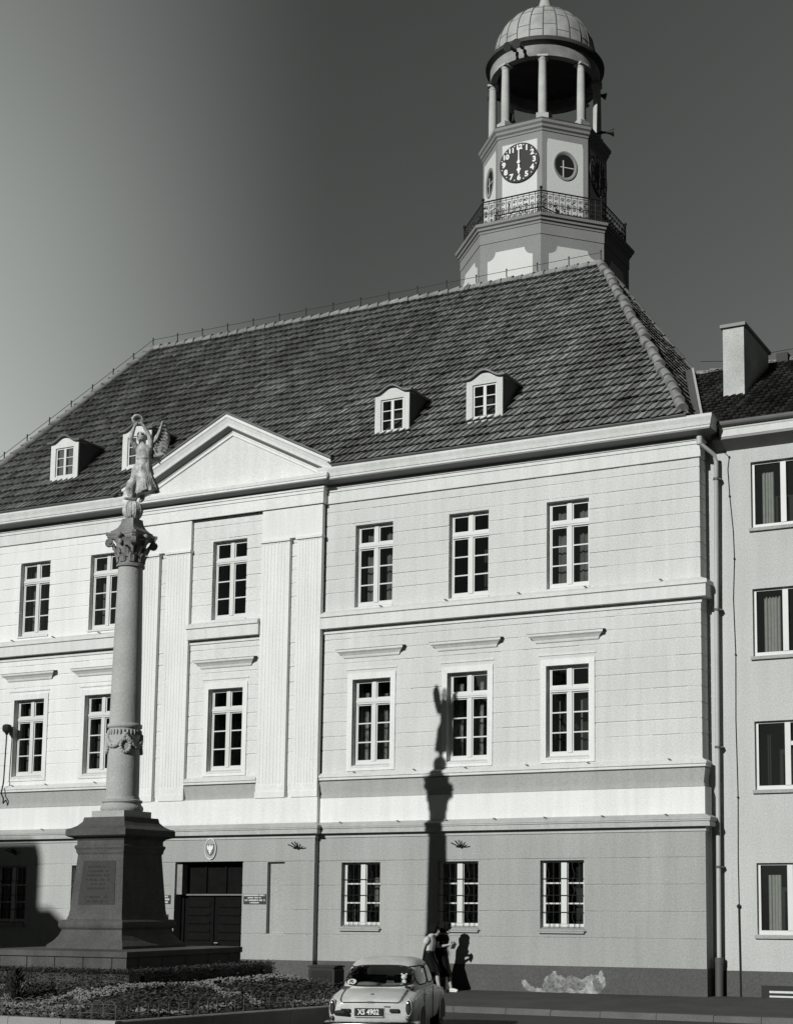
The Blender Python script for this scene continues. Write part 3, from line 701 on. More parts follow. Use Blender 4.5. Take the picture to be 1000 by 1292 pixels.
# --- drainpipe at the right corner
b = MB(); b.tube([(.08, -.20, 13.55), (.10, -.20, 13.42), (.32, .20, 13.22), (.34, .30, 13.05), (.30, .30, 9.0), (.265, .30, .75)], .056, 14)
b.tube([(.08, -.20, 13.60), (.08, -.20, 13.40)], .074, 14)
dp = under(b.build('drainpipe', 'pipe', smooth=True, auto=40), HALL)
b = MB(); b.tube([(.265, .30, .78), (.26, .30, -.06)], .10, 14); b.tube([(.265, .30, .72), (.265, .30, .86)], .108, 14); dpf = under(b.build('pipe_foot', 'pipe_dark', smooth=True, auto=40), HALL)
for z in (12.6, 9.3, 5.9, 3.0):
    xq = .265 + .075 * (z - .75) / 12.3; b = MB(); b.tube([(xq, .30, z), (xq, .30, z + .05)], .083, 12); b.box(xq, xq + .11, .3, .5, z + .01, z + .035); under(b.build('pipe_clip', 'gutter'), HALL)
# peeled patch of the dado, low on the wall
def patch(outline, y, mb):
    mb.extr([(x_, y, z_) for x_, z_ in outline], (0, .012, 0))
px = [(-4.80, .22), (-4.68, .26), (-4.55, .10), (-4.40, .05), (-4.22, .03), (-4.20, .12), (-4.15, .30), (-4.02, .36), (-3.92, .46), (-3.84, .47), (-3.82, .38), (-3.68, .36), (-3.58, .30), (-3.45, .37), (-3.25, .33), (-3.10, .28), (-3.02, .36), (-2.88, .42), (-2.70, .38), (-2.66, .52), (-2.60, .50), (-2.58, .40), (-2.52, .30), (-2.53, .12), (-2.60, .0), (-2.75, -.07), (-3.0, -.05), (-3.1, -.08), (-3.6, -.05), (-3.9, -.08), (-4.3, -.06), (-4.55, -.04), (-4.75, .05)]
fx = []
for i, (a, c) in enumerate(px):
    a2, c2 = px[(i + 1) % len(px)]
    for k in range(4):
        q = k / 4; fx.append((a + (a2 - a) * q + random.uniform(-.02, .02), c + (c2 - c) * q + random.uniform(-.02, .02)))
b = MB(); patch(fx, YG - .019, b); pp = under(b.build('peeled_patch', 'peel'), HALL)
for cx_, cz_, rw, rh in ((-4.0, .15, .16, .13), (-3.3, .12, .3, .12), (-2.75, .18, .12, .18), (-3.75, .02, .2, .06)):
    b = MB(); b.extr([(cx_ + rw * cos(a) * random.uniform(.6, 1.15), YG - .022, cz_ + rh * sin(a) * random.uniform(.6, 1.15)) for a in np.linspace(0, 2 * pi, 22, endpoint=False)], (0, .004, 0)); under(b.build('bare_brick', 'brick'), HALL)

# ================================================================== things on the facade
def sign(x0, x1, z0, z1, rows, label):
    t_ = thing('wall_sign', label, 'sign', ((x0 + x1) / 2, YBG, z0), 'enamel signs beside the door')
    b = MB(); hw_ = (x1 - x0) / 2; b.box(-hw_, hw_, -.03, -.004, 0, z1 - z0); b.build('plate', 'signdark', t_)
    l = MB(); n = len(rows); H_ = (z1 - z0) / n
    for i, (wd, ch) in enumerate(rows):
        zz = (z1 - z0) - (i + .5) * H_; x = -hw_ * wd
        while x < hw_ * wd - .01:
            c_ = random.uniform(.012, .026)
            if random.random() > .12:
                hgt = H_ * (.32 if ch else .26); l.box(x, x + c_ * .8, -.036, -.03, zz - hgt, zz + hgt)
            x += c_
    l.build('lettering', 'signlite', t_)
sign(-13.17, -12.44, 2.10, 2.37, [(.96, 1), (.6, 0), (.96, 1), (.42, 0)], 'dark enamel sign with four pale lines, right of the entrance door')
sign(-16.40, -15.68, 2.10, 2.34, [(.8, 1), (.96, 1), (.8, 1)], 'dark enamel sign with pale lines at eye height, left of the entrance door')
sign(-16.15, -15.74, 1.55, 1.80, [(.5, 1), (.3, 0), (.7, 1)], 'small lower sign under another sign, left of the entrance door')
# coat of arms
t_ = thing('coat_of_arms', 'oval coat of arms with a white eagle over the entrance door', 'emblem', (-14.33, YBG, 3.62))
b = MB(); b.extr([(.19 * cos(a), -.03, .29 * sin(a)) for a in np.linspace(0, 2 * pi, 40, endpoint=False)], (0, .026, 0)); b.build('plate', 'ground', t_)
b = MB(); N_ = 40
b.loft([[(.19 * k * cos(a), yv, .29 * k * sin(a)) for a in np.linspace(0, 2 * pi, N_, endpoint=False)] for k, yv in ((1.03, -.028), (1.03, -.045), (.93, -.045), (.93, -.03))] , True, False); b.build('rim', 'trim', t_)
b = MB(); b.extr([(-.125, -.046, .13), (.125, -.046, .13), (.125, -.046, -.05), (.09, -.046, -.13), (0, -.046, -.19), (-.09, -.046, -.13), (-.125, -.046, -.05)], (0, .015, 0)); b.build('shield', 'shieldm', t_)
b = MB()
half = [(0, .10), (.018, .115), (.035, .10), (.03, .085), (.022, .07), (.03, .055), (.06, .08), (.085, .115), (.10, .09), (.104, .05), (.095, .01), (.08, -.02), (.065, -.04), (.045, -.03), (.035, -.05), (.06, -.075), (.05, -.095), (.028, -.08), (.02, -.10), (.03, -.13), (0, -.145)]
b.extr([(x_, -.056, z_) for x_, z_ in half] + [(-x_, -.056, z_) for x_, z_ in reversed(half[1:-1])], (0, .009, 0)); b.build('eagle', 'eagle', t_)
for x_, y_, z_, lb in ((-11.42, YBG, 3.60, 'iron prongs of a flag holder high on the wall, right of the door'), (-6.52, YG, 3.58, 'iron prongs of a flag holder above the middle ground-floor window of the right wing'), (-21.7, YG, 3.58, 'iron prongs of a flag holder at the far left end of the facade')):
    b = MB()
    for dx, dz in ((-.20, .10), (-.08, .15), (.02, .17), (.10, .14), (.20, .10)):
        b.tube([(0, -.01, 0), (dx * .5, -.10, dz * .35), (dx, -.22, dz)], .016, 6)
    b.ball((0, -.02, 0), .04, 8, 6)
    o = b.build('flag_holder', 'iron'); o.location = (x_, y_, z_); tag(o, lb, 'flag holder', 'flag holders on the facade')
t_ = thing('wall_lamp', 'thin dark lamp on a curled bracket at the far left of the facade', 'lamp', (-22.2, -.1, 5.2))
b = MB(); b.tube([(0, .02, .0), (.02, -.1, -.1), (.06, -.14, .05), (-.04, -.14, .2), (.0, -.12, .45), (.02, -.12, .6)], .022, 7); b.build('bracket', 'iron', t_)
b = MB(); b.tube([(.02, -.12, .6), (.06, -.12, 2.02)], .02, 7); b.build('pole', 'iron', t_)
b = MB(); b.lathe([(.03, 1.98), (.06, 2.04), (.13, 2.1), (.14, 2.2), (.13, 2.27), (.08, 2.3), (.02, 2.31)], (.06, -.12), 10); b.build('lamp_head', 'iron', t_)

# ================================================================== CLOCK TOWER
TX, TY = -13.65, 20.2
TW = thing('clock_tower', 'octagonal clock tower with white panels, gallery, open belfry and ribbed dome', 'tower', (TX, TY, 0)); TW.scale = (1.055, 1.055, 1)
def octa(R): return [(R * cos(radians(22.5 + 45 * k - 90)), R * sin(radians(22.5 + 45 * k - 90))) for k in range(8)]
def octprism(R, z0, z1, name, m):
    b = MB(); b.extr([(x_, y_, z0) for x_, y_ in octa(R)], (0, 0, z1 - z0)); return b.build(name, m, TW)
AP = cos(pi / 8)
octprism(3.36, 8.0, 28.58, 'lower_stage', 'tower_grey'); octprism(3.385, 28.58, 29.05, 'lower_frieze', 'tower_grey')
b = MB(); b.sweep(octa(3.36), [(0, 29.0), (.05, 29.02), (.06, 29.1), (.12, 29.14), (.13, 29.22), (.20, 29.27), (.22, 29.38), (.0, 29.40)], True); b.build('lower_cornice', 'tower_grey', TW)
octprism(3.2, 29.38, 29.45, 'gallery_floor', 'tower_dark')
for k in range(8):
    ph = radians(45 * k); n_ = Vector((sin(ph), -cos(ph), 0)); tx_ = Vector((cos(ph), sin(ph), 0)); ap = 3.36 * AP
    hw_ = 3.36 * sin(pi / 8) - .33; r = .34; z1 = 28.15; z0 = 23.0
    o2 = [(-hw_, z0), (hw_, z0), (hw_, z1 - r)] + [(hw_ - r + r * cos(a) * 0 + r * (1 - sin(a)) , z1 - r * (cos(a))) for a in np.linspace(0.02, pi / 2 - .02, 8)] + [(hw_ - r, z1), (-hw_ + r, z1)] + [(-(hw_ - r + r * (1 - sin(a))), z1 - r * cos(a)) for a in np.linspace(pi / 2 - .02, .02, 8)] + [(-hw_, z1 - r)]
    b = MB(); b.extr([n_ * (ap + .012) + tx_ * a + Vector((0, 0, c)) for a, c in o2], n_ * -.05); b.build('wall_panel', 'tower_white', TW)
# clock stage
R2 = 2.49
octprism(R2, 29.4, 33.5, 'clock_stage', 'tower_grey')
b = MB(); b.sweep(octa(R2), [(0, 33.42), (.03, 33.44), (.04, 33.52), (.10, 33.58), (.11, 33.68), (.17, 33.75), (.18, 33.86), (0, 33.9)], True); b.build('upper_cornice', 'tower_grey', TW)
octprism(2.62, 33.87, 33.95, 'belfry_floor', 'tower_dark')
for k in range(8):
    ph = radians(45 * k); n_ = Vector((sin(ph), -cos(ph), 0)); tx_ = Vector((cos(ph), sin(ph), 0)); ap = R2 * AP; zz = Vector((0, 0, 1))
    hw_ = R2 * sin(pi / 8) - .20; z0, z1 = 29.9, 33.12
    if k % 2 == 0:
        b = MB(); b.extr([n_ * (ap + .012) + tx_ * a + zz * c for a, c in ((-hw_, z0), (hw_, z0), (hw_, z1), (-hw_, z1))], n_ * -.05); b.build('wall_panel', 'tower_white', TW)
        cz = 32.22; R_ = .84
        c0 = n_ * (ap + .07) + zz * cz
        b = MB(); b.extr([c0 + tx_ * R_ * cos(a) + zz * R_ * sin(a) for a in np.linspace(0, 2 * pi, 56, endpoint=False)], n_ * -.06); ck = b.build('clock', 'black', TW)
        rot = Matrix(((tx_.x, 0, n_.x, 0), (tx_.y, 0, n_.y, 0), (0, 1, 0, 0), (0, 0, 0, 1)))
        if k in (0, 6, 2):
            for h in range(1, 13):
                a = pi / 2 - h * pi / 6
                me = text_mesh(str(h), .31 if h < 10 else .28, .004, .015)
                me.materials.append(MT['clockwhite'])
                o = bpy.data.objects.new('numeral', me); COL.objects.link(o); o.parent = ck
                o.matrix_local = Matrix.Translation(c0 + tx_ * .655 * cos(a) + zz * .655 * sin(a) + n_ * .006) @ rot
            d_ = MB()
            for h in range(12):
                a = pi / 2 - (h + .5) * pi / 6; d_.obox(c0 + tx_ * .755 * cos(a) + zz * .755 * sin(a) + n_ * .005, tx_ * .022, zz * .022, n_ * .004)
            d_.build('minute_dot', 'clockwhite', ck)
            mh = MB(); mh.extr([c0 + n_ * .03 + tx_ * a + zz * c for a, c in ((-.03, -.02), (.03, -.02), (.022, .5), (.05, .56), (0, .66), (-.05, .56), (-.022, .5))], n_ * .012); mh.build('minute_hand', 'clockwhite', ck)
            mh = MB(); mh.extr([c0 + n_ * .015 + tx_ * a + zz * c for a, c in ((-.045, .10), (.045, .10), (.035, -.22), (.10, -.32), (.05, -.36), (.02, -.5), (-.02, -.5), (-.05, -.36), (-.10, -.32), (-.035, -.22))], n_ * .012); mh.build('hour_hand', 'clockwhite', ck)
            mh = MB(); mh.extr([c0 + n_ * .044 + tx_ * .07 * cos(a) + zz * .07 * sin(a) for a in np.linspace(0, 2 * pi, 16, endpoint=False)], n_ * .012); mh.build('clock_boss', 'clockwhite', ck)
    else:
        cz = 32.05; ea, eb = .44, .57; N_ = 48
        # panel with oval hole
        b = MB(); ins = []; outs = []
        for i in range(N_):
            a = 2 * pi * (i + .5) / N_; ins.append((ea * cos(a), cz + eb * sin(a)))
            ca, sa = cos(a), sin(a); tt = min(hw_ / max(abs(ca), 1e-6), ((z1 - cz) if sa > 0 else (cz - z0)) / max(abs(sa), 1e-6)); outs.append((tt * ca, cz + tt * sa))
        P3 = lambda a, c, o_: n_ * (ap + o_) + tx_ * a + zz * c
        rings = [[P3(a, c, .012) for a, c in outs], [P3(a, c, .012) for a, c in ins], [P3(a, c, -.12) for a, c in ins]]
        b.loft(rings, True, False); b.build('wall_panel', 'tower_white', TW)
        b = MB(); b.extr([P3(ea * 1.0 * cos(a), cz + eb * sin(a), .004) for a in np.linspace(0, 2 * pi, N_, endpoint=False)], n_ * -.004); oc = b.build('oval_window', 'black', TW)
        b = MB()
        b.loft([[P3(ea * q * cos(a), cz + eb * q * sin(a), o_) for a in np.linspace(0, 2 * pi, N_, endpoint=False)] for q, o_ in ((1.10, .012), (1.10, .045), (1.0, .045), (.86, .008))], True, False); b.build('oval_surround', 'tower_grey', oc)
        b = MB(); b.obox(P3(-.08, cz - .12, .012), tx_ * .02, zz * .36, n_ * .006); b.obox(P3(.08, cz - .06, .014), tx_ * .28, zz * .017, n_ * .006); b.build('glazing_bar', 'tower_white', oc)
# gallery railing
RR = 3.23; oc8 = octa(RR); zb, zt = 29.52, 30.46
for k in range(8):
    a = Vector((*oc8[k - 1], 0)); c = Vector((*oc8[k], 0)); d = c - a; n = 10
    b = MB()
    for z, r in ((zt, .028), (zb + .03, .02), (zb + .40, .014), (zt - .10, .012)): b.tube([a + Vector((0, 0, z)), c + Vector((0, 0, z))], r, 6)
    for i in range(n + 1):
        p = a.lerp(c, i / n); b.tube([p + Vector((0, 0, zb - .08)), p + Vector((0, 0, zt))], .013, 5)
    du = d.normalized(); up = Vector((0, 0, 1)); wseg = d.length / n
    for i in range(n):
        p = a.lerp(c, (i + .5) / n)
        for zc, rr in ((zb + .60, wseg * .36), (zb + .22, wseg * .30)):
            for s_ in (-1, 1):
                pts = []
                for q in range(15):
                    th_ = q / 14 * 3.6 * pi; r_ = rr * (1 - .72 * q / 14); pts.append(p + up * (zc - .02 + s_ * (rr * .95 - 0) * .0 + s_ * .11) + du * (r_ * cos(th_) * .9) + up * (s_ * r_ * sin(th_) * .9))
                b.tube(pts, .011, 4)
        if random.random() < .8:
            for q in range(4): b.ball(p + du * random.uniform(-.1, .1) + up * (zb + random.uniform(.1, .7)), random.uniform(.022, .04), 6, 4)
    b.build('railing', 'iron', TW)
    b = MB(); b.tube([c + Vector((0, 0, 29.42)), c + Vector((0, 0, zt + .06))], .03, 6); b.ball(c + Vector((0, 0, zt + .12)), .065, 10, 8); b.build('railing_post', 'iron', TW)
# belfry columns, drum, dome
cols = octa(2.11)
cm = MB(); cm.box(-.24, .24, -.24, .24, 33.95, 34.28); cm.lathe([(.21, 34.28), (.215, 34.33), (.18, 34.38)], (0, 0), 18)
cm.lathe([(.172, 34.37), (.172, 35.2), (.160, 36.2), (.150, 36.66), (.165, 36.68), (.165, 36.72), (.20, 36.78)], (0, 0), 20)
cm.box(-.21, .21, -.21, .21, 36.78, 36.86)
cmo = cm.build('belfry_column', 'tower_stone', smooth=True, auto=35); COL.objects.unlink(cmo)
for i, (x_, y_) in enumerate(cols):
    c_ = inst(cmo, TW, (x_, y_, 0)); c_.rotation_euler = (0, 0, radians(22.5 + 45 * i))
b = MB(); c8 = octa(2.3)
for k in range(8):
    a = Vector((*c8[k - 1], 0)); c = Vector((*c8[k], 0)); q0 = a.lerp(c, .16); q1 = a.lerp(c, .84); d = (q1 - q0); dn = d.normalized(); nn = Vector((dn.y, -dn.x, 0))
    for t0 in range(4): b.obox(q0 + d * (t0 + .5) / 4 + Vector((0, 0, 34.0 + random.uniform(.02, .07))) - nn * .05, dn * (d.length / 9), nn * .05, Vector((0, 0, .1)))
b.build('belfry_parapet', 'tower_dark', TW)
b = MB(); b.lathe([(1.95, 36.86), (2.22, 36.86), (2.22, 37.38), (1.95, 37.38)], (0, 0), 64, False); b.loft([[(1.95 * cos(2 * pi * i / 64), 1.95 * sin(2 * pi * i / 64), z) for i in range(64)] for z in (37.38, 36.86)], True, False); b.build('drum', 'drum', TW, smooth=True, auto=35)
b = MB(); b.lathe([(0, 37.34), (2.22, 37.34), (2.30, 37.40), (2.41, 37.46), (2.42, 37.58), (2.36, 37.66), (2.12, 37.72), (0, 37.73)], (0, 0), 64); b.build('drum_cornice', 'tower_dark', TW, smooth=True, auto=35)
DR = lambda z: 2.06 * sqrt(max(0, 1 - ((z - 38.0) / 2.12) ** 2)) if z > 38 else 2.06
zs = [37.7, 37.85, 38.0] + list(38 + 2.07 * np.sin(np.linspace(.08, pi / 2 * .98, 16)))
b = MB(); b.lathe([(DR(z), z) for z in zs], (0, 0), 72); dm = b.build('dome', 'dome', TW, smooth=True)
b = MB()
for k in range(24):
    a = 2 * pi * (k + .5) / 24
    b.tube([((DR(z) + .006) * cos(a), (DR(z) + .006) * sin(a), z) for z in zs[:-1]], .022, 5)
    for z in (38.15 + (k % 2) * .25, 38.95 + (k % 2) * .25, 39.5 + (k % 2) * .15):
        b.tube([((DR(z) + .003) * cos(a + q), (DR(z) + .003) * sin(a + q), z) for q in np.linspace(0, 2 * pi / 24, 4)], .012, 4)
b.build('seam', 'seam', dm)
b = MB(); b.lathe([(.50, 39.98), (.50, 40.05), (.42, 40.08), (.30, 40.35), (.20, 40.75), (.15, 41.1), (.16, 41.15), (.10, 41.2), (.06, 41.6)], (0, 0), 24); b.ball((0, 0, 41.75), .2, 16, 10); b.tube([(0, 0, 41.9), (0, 0, 43.2)], .03, 8); b.build('finial', 'dome', TW, smooth=True, auto=40)
def horn(p, d, s=1.0):
    b = MB(); d = Vector(d).normalized(); p = Vector(p)
    b.tube([p, p + d * .18 * s, p + d * .34 * s, p + d * .46 * s, p + d * .50 * s], [.05 * s, .06 * s, .10 * s, .17 * s, .19 * s], 12)
    b.tube([p - d * .12 * s, p], .075 * s, 10); b.tube([p, p - d * .3 + Vector((0, 0, -.05))], .03, 6)
    return b.build('loudspeaker', 'black', TW, smooth=True, auto=40)
az0 = radians(25)
def pol(phd, R, z): return Vector((R * sin(radians(phd)), -R * cos(radians(phd)), z))
horn(pol(-5, 2.45, 37.15), (-.12, -1, -.25)); horn(pol(3, 2.45, 37.18), (.0, -1, -.25))
horn(pol(-82, 2.05, 36.6), (-.3, -.8, -.3), .8); horn(pol(118, 2.1, 36.55), (.6, .2, -.2), .8)
horn(pol(108, 2.35, 34.6), (.9, .42, 0), .9); horn(pol(-32, 1.2, 34.5), (-.2, -1, .15), 1.5)

# ================================================================== NEIGHBOURING HOUSE
NB = thing('neighbouring_house', 'plain grey rendered house with low tiled roof adjoining the town hall on the right', 'building', (0, .50, 0))
NWX = [(1.16, 2.82), (4.6, 6.26), (7.9, 9.56)]; NWZ = [(11.33, 13.0), (8.13, 9.80), (4.87, 6.53), (1.41, 3.11)]
w = MB(); courses(w, .004, 14, 0, .55, 13.9, [], [(a, b_, c, d) for a, b_ in NWX for c, d in NWZ], back=.35, ends=False); w.build('wall', 'stucco', NB)
w = MB(); w.box(.004, 14, -.02, .35, -.3, .55); w.build('dado', 'dado', NB)
w = MB(); w.box(.3, 13.8, 1.3, 1.4, -.3, 13.8); w.box(13.8, 14, .35, 9, -.3, 13.9); w.box(.004, 14, 9, 9.2, -.3, 13.9)
for z in (3.9, 7.4, 10.6, 13.7): w.box(.3, 13.8, .36, 1.3, z, z + .1)
w.build('interior', 'inside', NB)
b = MB(); b.extr([(.5, 0, 13.45), (.5, -.38, 13.62), (.5, -.40, 13.78), (.5, -.42, 13.80), (.5, -.44, 13.86), (.5, 0, 13.92)], (13.5, 0, 0)); b.build('eaves_cornice', 'trim', NB)
b = MB(); b.extr([(.3, -.01, 13.36), (.3, -.37, 13.56), (.3, -.37, 13.615), (.3, -.01, 13.44)], (13.7, 0, 0)); b.build('eaves_soffit_shade', 'gutter', NB)
b = MB(); b.tube([(.35, -.47, 13.92), (14, -.47, 13.92)], .07, 10); b.build('gutter', 'gutter', NB)
t = MB(); sv = Vector((0, 5.35, 3.42)); sl_ = sv.length; sd = sv.normalized()
tiles(t, Vector((0, -.37, 13.92)), Vector((1, 0, 0)), sd, Vector((0, -sd.z, sd.y)), lambda s: .10 - 2.2 * s / sl_, lambda s: 14.2, sl_, tw=.2, th=.30, off=400)
o = build_tiles(t, 'roof', 'tiles2', NB); o.matrix_parent_inverse = Matrix.Identity(4)
b = MB(); b.extr([(.2, -.35, 13.88), (.2, 4.98, 17.27), (.2, 10.2, 13.88)], (14, 0, 0)); b.extr([(-2.1, 4.0, 16.5), (-2.1, 4.98, 17.27), (-2.1, 5.9, 16.5)], (2.3, 0, 0)); b.build('roof_deck', 'tiles2', NB)
cap_row((-1.9, 4.98, 17.33), (14, 4.98, 17.33), 40, .12).build('ridge_cap', 'cap', NB, norm=False)
b = MB(); b.loft([[(.06, -.35, 13.9), (.06, -.35, 14.12), (-.17, -.35, 14.12), (-.17, -.35, 13.9)], [(-2.03, 4.98, 17.3), (-2.03, 4.98, 17.56), (-2.26, 4.98, 17.56), (-2.26, 4.98, 17.3)]]); fw2 = b.build('fire_wall', 'dado', NB)
b = MB(); b.loft([[(.08, -.36, 14.122), (.08, -.36, 14.16), (.02, -.36, 14.16), (.02, -.36, 14.122)], [(-2.01, 4.98, 17.562), (-2.01, 4.98, 17.60), (-2.07, 4.98, 17.60), (-2.07, 4.98, 17.562)]]); b.build('verge_flashing', 'pipe', fw2)
# chimney
b = MB(); b.box(-.14, .44, 1.95, 4.25, 14.2, 17.36); b.box(-.155, .455, 1.935, 4.265, 15.3, 15.42); ch = b.build('chimney', 'chim', NB)
b = MB(); b.box(-.20, .50, 1.88, 4.32, 17.362, 17.45); b.build('chimney_cap', 'gutter', ch)
b = MB(); b.obox((.47, 3.1, 16.02), (.04, 0, 0), (0, 1.15, .735), (0, -.03, .05)); b.obox((.15, 1.90, 15.28), (.38, 0, 0), (0, .08, .05), (0, -.02, .03)); b.build('chimney_flashing', 'cap', ch)
b = MB(); b.tube([(-1.8, 4.98, 17.75), (-.9, 4.98, 17.62), (0, 4.98, 17.68), (2, 4.98, 17.72), (6, 4.98, 17.72)], .008, 4)
for x_ in (-.75, 1.25, 4): b.tube([(x_, 4.98, 17.3), (x_, 4.98, 17.74)], .016, 5)
b.box(.52, .85, 4.75, 5.1, 17.2, 17.55); b.build('lightning_wire', 'iron', NB)
def nwin(x0, x1, z0, z1, kind):
    b = MB(); y0, y1 = .10, .17; m_ = x0 + .73
    b.box(x0, x0 + .07, y0, y1, z0, z1); b.box(x1 - .07, x1, y0, y1, z0, z1); b.box(x0 + .07, x1 - .07, y0, y1, z1 - .05, z1); b.box(x0 + .07, x1 - .07, y0, y1, z0, z0 + .10); b.box(m_, m_ + .14, y0 - .02, y1, z0 + .1, z1 - .05)
    if kind >= 2: b.box(m_ + .14, x1 - .07, y0, y1, z1 - .6, z1 - .5)
    wo_ = b.build('window', 'frame', NB)
    b = MB(); b.quad((x0, y1 - .02, z0), (x1, y1 - .02, z0), (x1, y1 - .02, z1), (x0, y1 - .02, z1)); b.build('glass', 'glass', wo_)
    b = MB(); b.box(x0 - .05, x1 + .05, -.07, .1, z0 - .09, z0 - .01); b.build('sill', 'ground', wo_)
    wd = (.30, .42, .12, .32)[kind]
    drape_mesh(x0 + .18 + (kind == 2) * .02, x0 + .18 + wd, z0 + .1, z1 - (.2, .15, .3, .28)[kind], .38, .035, max(2, int(wd * 14))).build('curtain', 'drape' if kind != 2 else 'seat', wo_, smooth=True, norm=False)
    if kind == 3: b = MB(); b.box(m_ + .3, x1 - .2, .4, .42, z1 - .75, z1 - .1); b.build('curtain', 'cloth_pale', wo_)
for a, b_ in NWX:
    for i, (c, d) in enumerate(NWZ): nwin(a, b_, c, d, i)
b = MB(); pts = [(.48, -.02, 13.35), (.62, -.03, 13.2), (.58, -.03, 12.9), (.62, -.03, 12.2), (.70, -.03, 11.3), (.72, -.03, 10.6), (.68, -.03, 9.6), (.72, -.03, 8.2), (.70, -.03, 6.6), (.73, -.03, 4.7), (.71, -.03, 3.2), (.72, -.03, 2.05)]
b.tube(pts, .008, 5)
for p_ in pts[1::2]: b.ball(p_, .028, 6, 5)
b.tube([(.72, -.04, 2.1), (.74, -.04, -.1)], .021, 7); b.ball((.72, -.04, 2.08), .055, 8, 6); b.build('lightning_cable', 'iron', NB)
b = MB(); b.box(1.25, 2.6, -.05, .0, -.12, .22); b.build('cellar_vent', 'black', NB)
b = MB(); b.box(1.45, 2.5, -.07, -.05, .05, .10); b.box(1.45, 2.5, -.07, -.05, -.05, -.01); b.build('vent_bar', 'trim', NB)

# house across the square (outside the frame, left): its shadow falls over the left end of the facade
OH = thing('opposite_house', 'gabled house across the square, outside the photograph, that shades the far left wall', 'building', (-34, -34, 0))
b = MB(); b.box(-20, 8.3, -5, 5, -.3, 11.5); b.build('wall', 'stucco', OH)
b = MB(); b.loft([[(-20.4, -5.4, 11.5), (13.2, -5.4, 11.5), (13.2, 5.4, 11.5), (-20.4, 5.4, 11.5)], [(-20.4, 0, 16.6), (8.6, 0, 16.6), (8.6, .01, 16.6), (-20.4, .01, 16.6)]]); b.build('roof', 'tiles2', OH)
b = MB(); b.box(-20, 8.1, -.5, .6, 16, 18.3); b.build('parapet', 'stucco', OH)
b = MB(); b.box(8.3, 12.8, -5, 5, -.3, 11.5); b.build('annex_wall', 'stucco', OH)

# ================================================================== MONUMENT
MX, MY = -8.80, -10.39
MO = thing('monument_column', 'tall stone column on a square pedestal carrying a winged victory with raised wreath', 'monument', (MX, MY, 0))
def sq(h): return [(-h, -h), (h, -h), (h, h), (-h, h)]
def sqloft(prof, name, m, parent=MO):
    b = MB(); b.loft([[(x_ * h, y_ * h, z) for x_, y_ in ((-1, -1), (1, -1), (1, 1), (-1, 1))] for h, z in prof]); return b.build(name, m, parent)
sqloft([(1.72, .2), (1.72, 1.13), (1.76, 1.15), (1.76, 1.25), (1.70, 1.262)], 'step', 'stone_dark')
b = MB()
for k in range(-2, 3):
    for s_ in (-1, 1): b.box(k * .69 - .012, k * .69 + .012, s_ * 1.722 - .003, s_ * 1.722 + .003, .5, 1.13); b.box(s_ * 1.722 - .003, s_ * 1.722 + .003, k * .69 - .012, k * .69 + .012, .5, 1.13)
b.build('step_joint', 'black', MO)
fl = [(1.30, 1.262), (1.30, 1.30), (1.22, 1.34)] + [(1.22 - .26 * sin(t_ * pi / 2), 1.34 + .30 * (1 - cos(t_ * pi / 2))) for t_ in np.linspace(.1, 1, 8)]
sqloft([(.95, 1.262), (.95, 1.32), (.92, 1.35), (.85, 1.42), (.785, 1.52), (.75, 1.63)], 'plinth', 'stone_dark')
b = MB(); b.sweep(sq(.72), [(-.1, 1.63), (.04, 1.63), (.075, 1.67), (.085, 1.72), (.075, 1.78), (.04, 1.815), (-.1, 1.82)], True); b.build('wreath_moulding', 'stone_dark', MO)
sqloft([(.70, 1.82), (.67, 1.90), (.655, 2.0), (.575, 3.10), (.59, 3.14), (.59, 3.18)], 'die', 'stone_dark')
b = MB(); b.sweep(sq(.575), [(-.1, 3.13), (.02, 3.13), (.03, 3.20), (.05, 3.24), (.05, 3.28), (.015, 3.30), (.015, 3.38), (.05, 3.42), (.14, 3.455), (.18, 3.48), (.18, 3.595), (.15, 3.62), (-.05, 3.66)], True); b.build('pedestal_cornice', 'stone_dark', MO)
sqloft([(.715, 3.61), (.60, 3.68), (.53, 3.76), (.51, 3.85)], 'pedestal_cap', 'stone_dark')
b = MB(); b.loft([[(x_, y_, z) for x_, z, y_ in r_] for r_ in ([(-.46, 2.12, -.656), (.46, 2.12, -.656), (.40, 2.98, -.594), (-.40, 2.98, -.594)], [(-.46, 2.12, -.62), (.46, 2.12, -.62), (.40, 2.98, -.56), (-.40, 2.98, -.56)])]); pq = b.build('plaque', 'plaque', MO)
b = MB()
for i in range(9):
    z = 2.86 - i * .085; y = -.656 + (z - 2.12) / .86 * .062 - .002; hw_ = random.uniform(.15, .34)
    x_ = -hw_
    if i == 6: continue
    while x_ < hw_:
        c_ = random.uniform(.02, .05)
        if random.random() > .18: b.obox((x_ + c_ * .4, y, z), (c_ * .35, 0, 0), (0, .003, 0), (0, .002, .018))
        x_ += c_
b.build('lettering', 'plaquetext', pq)
sqloft([(.41, 3.85), (.41, 3.98)], 'base_slab', 'stone')
b = MB(); b.lathe([(.40, 3.98), (.42, 4.01), (.42, 4.06), (.40, 4.09), (.38, 4.11), (.37, 4.14), (.40, 4.17), (.40, 4.20), (.35, 4.22), (.33, 4.28)], (0, 0), 40); b.build('column_base', 'stone', MO, smooth=True, auto=40)
def SR(z): t_ = (z - 4.25) / (9.05 - 4.25); return .325 - .078 * t_ ** 1.35
b = MB(); b.lathe([(SR(z), z) for z in np.linspace(4.25, 9.0, 24)] + [(.25, 9.0)], (0, 0), 48); b.build('shaft', 'stone', MO, smooth=True, auto=40)
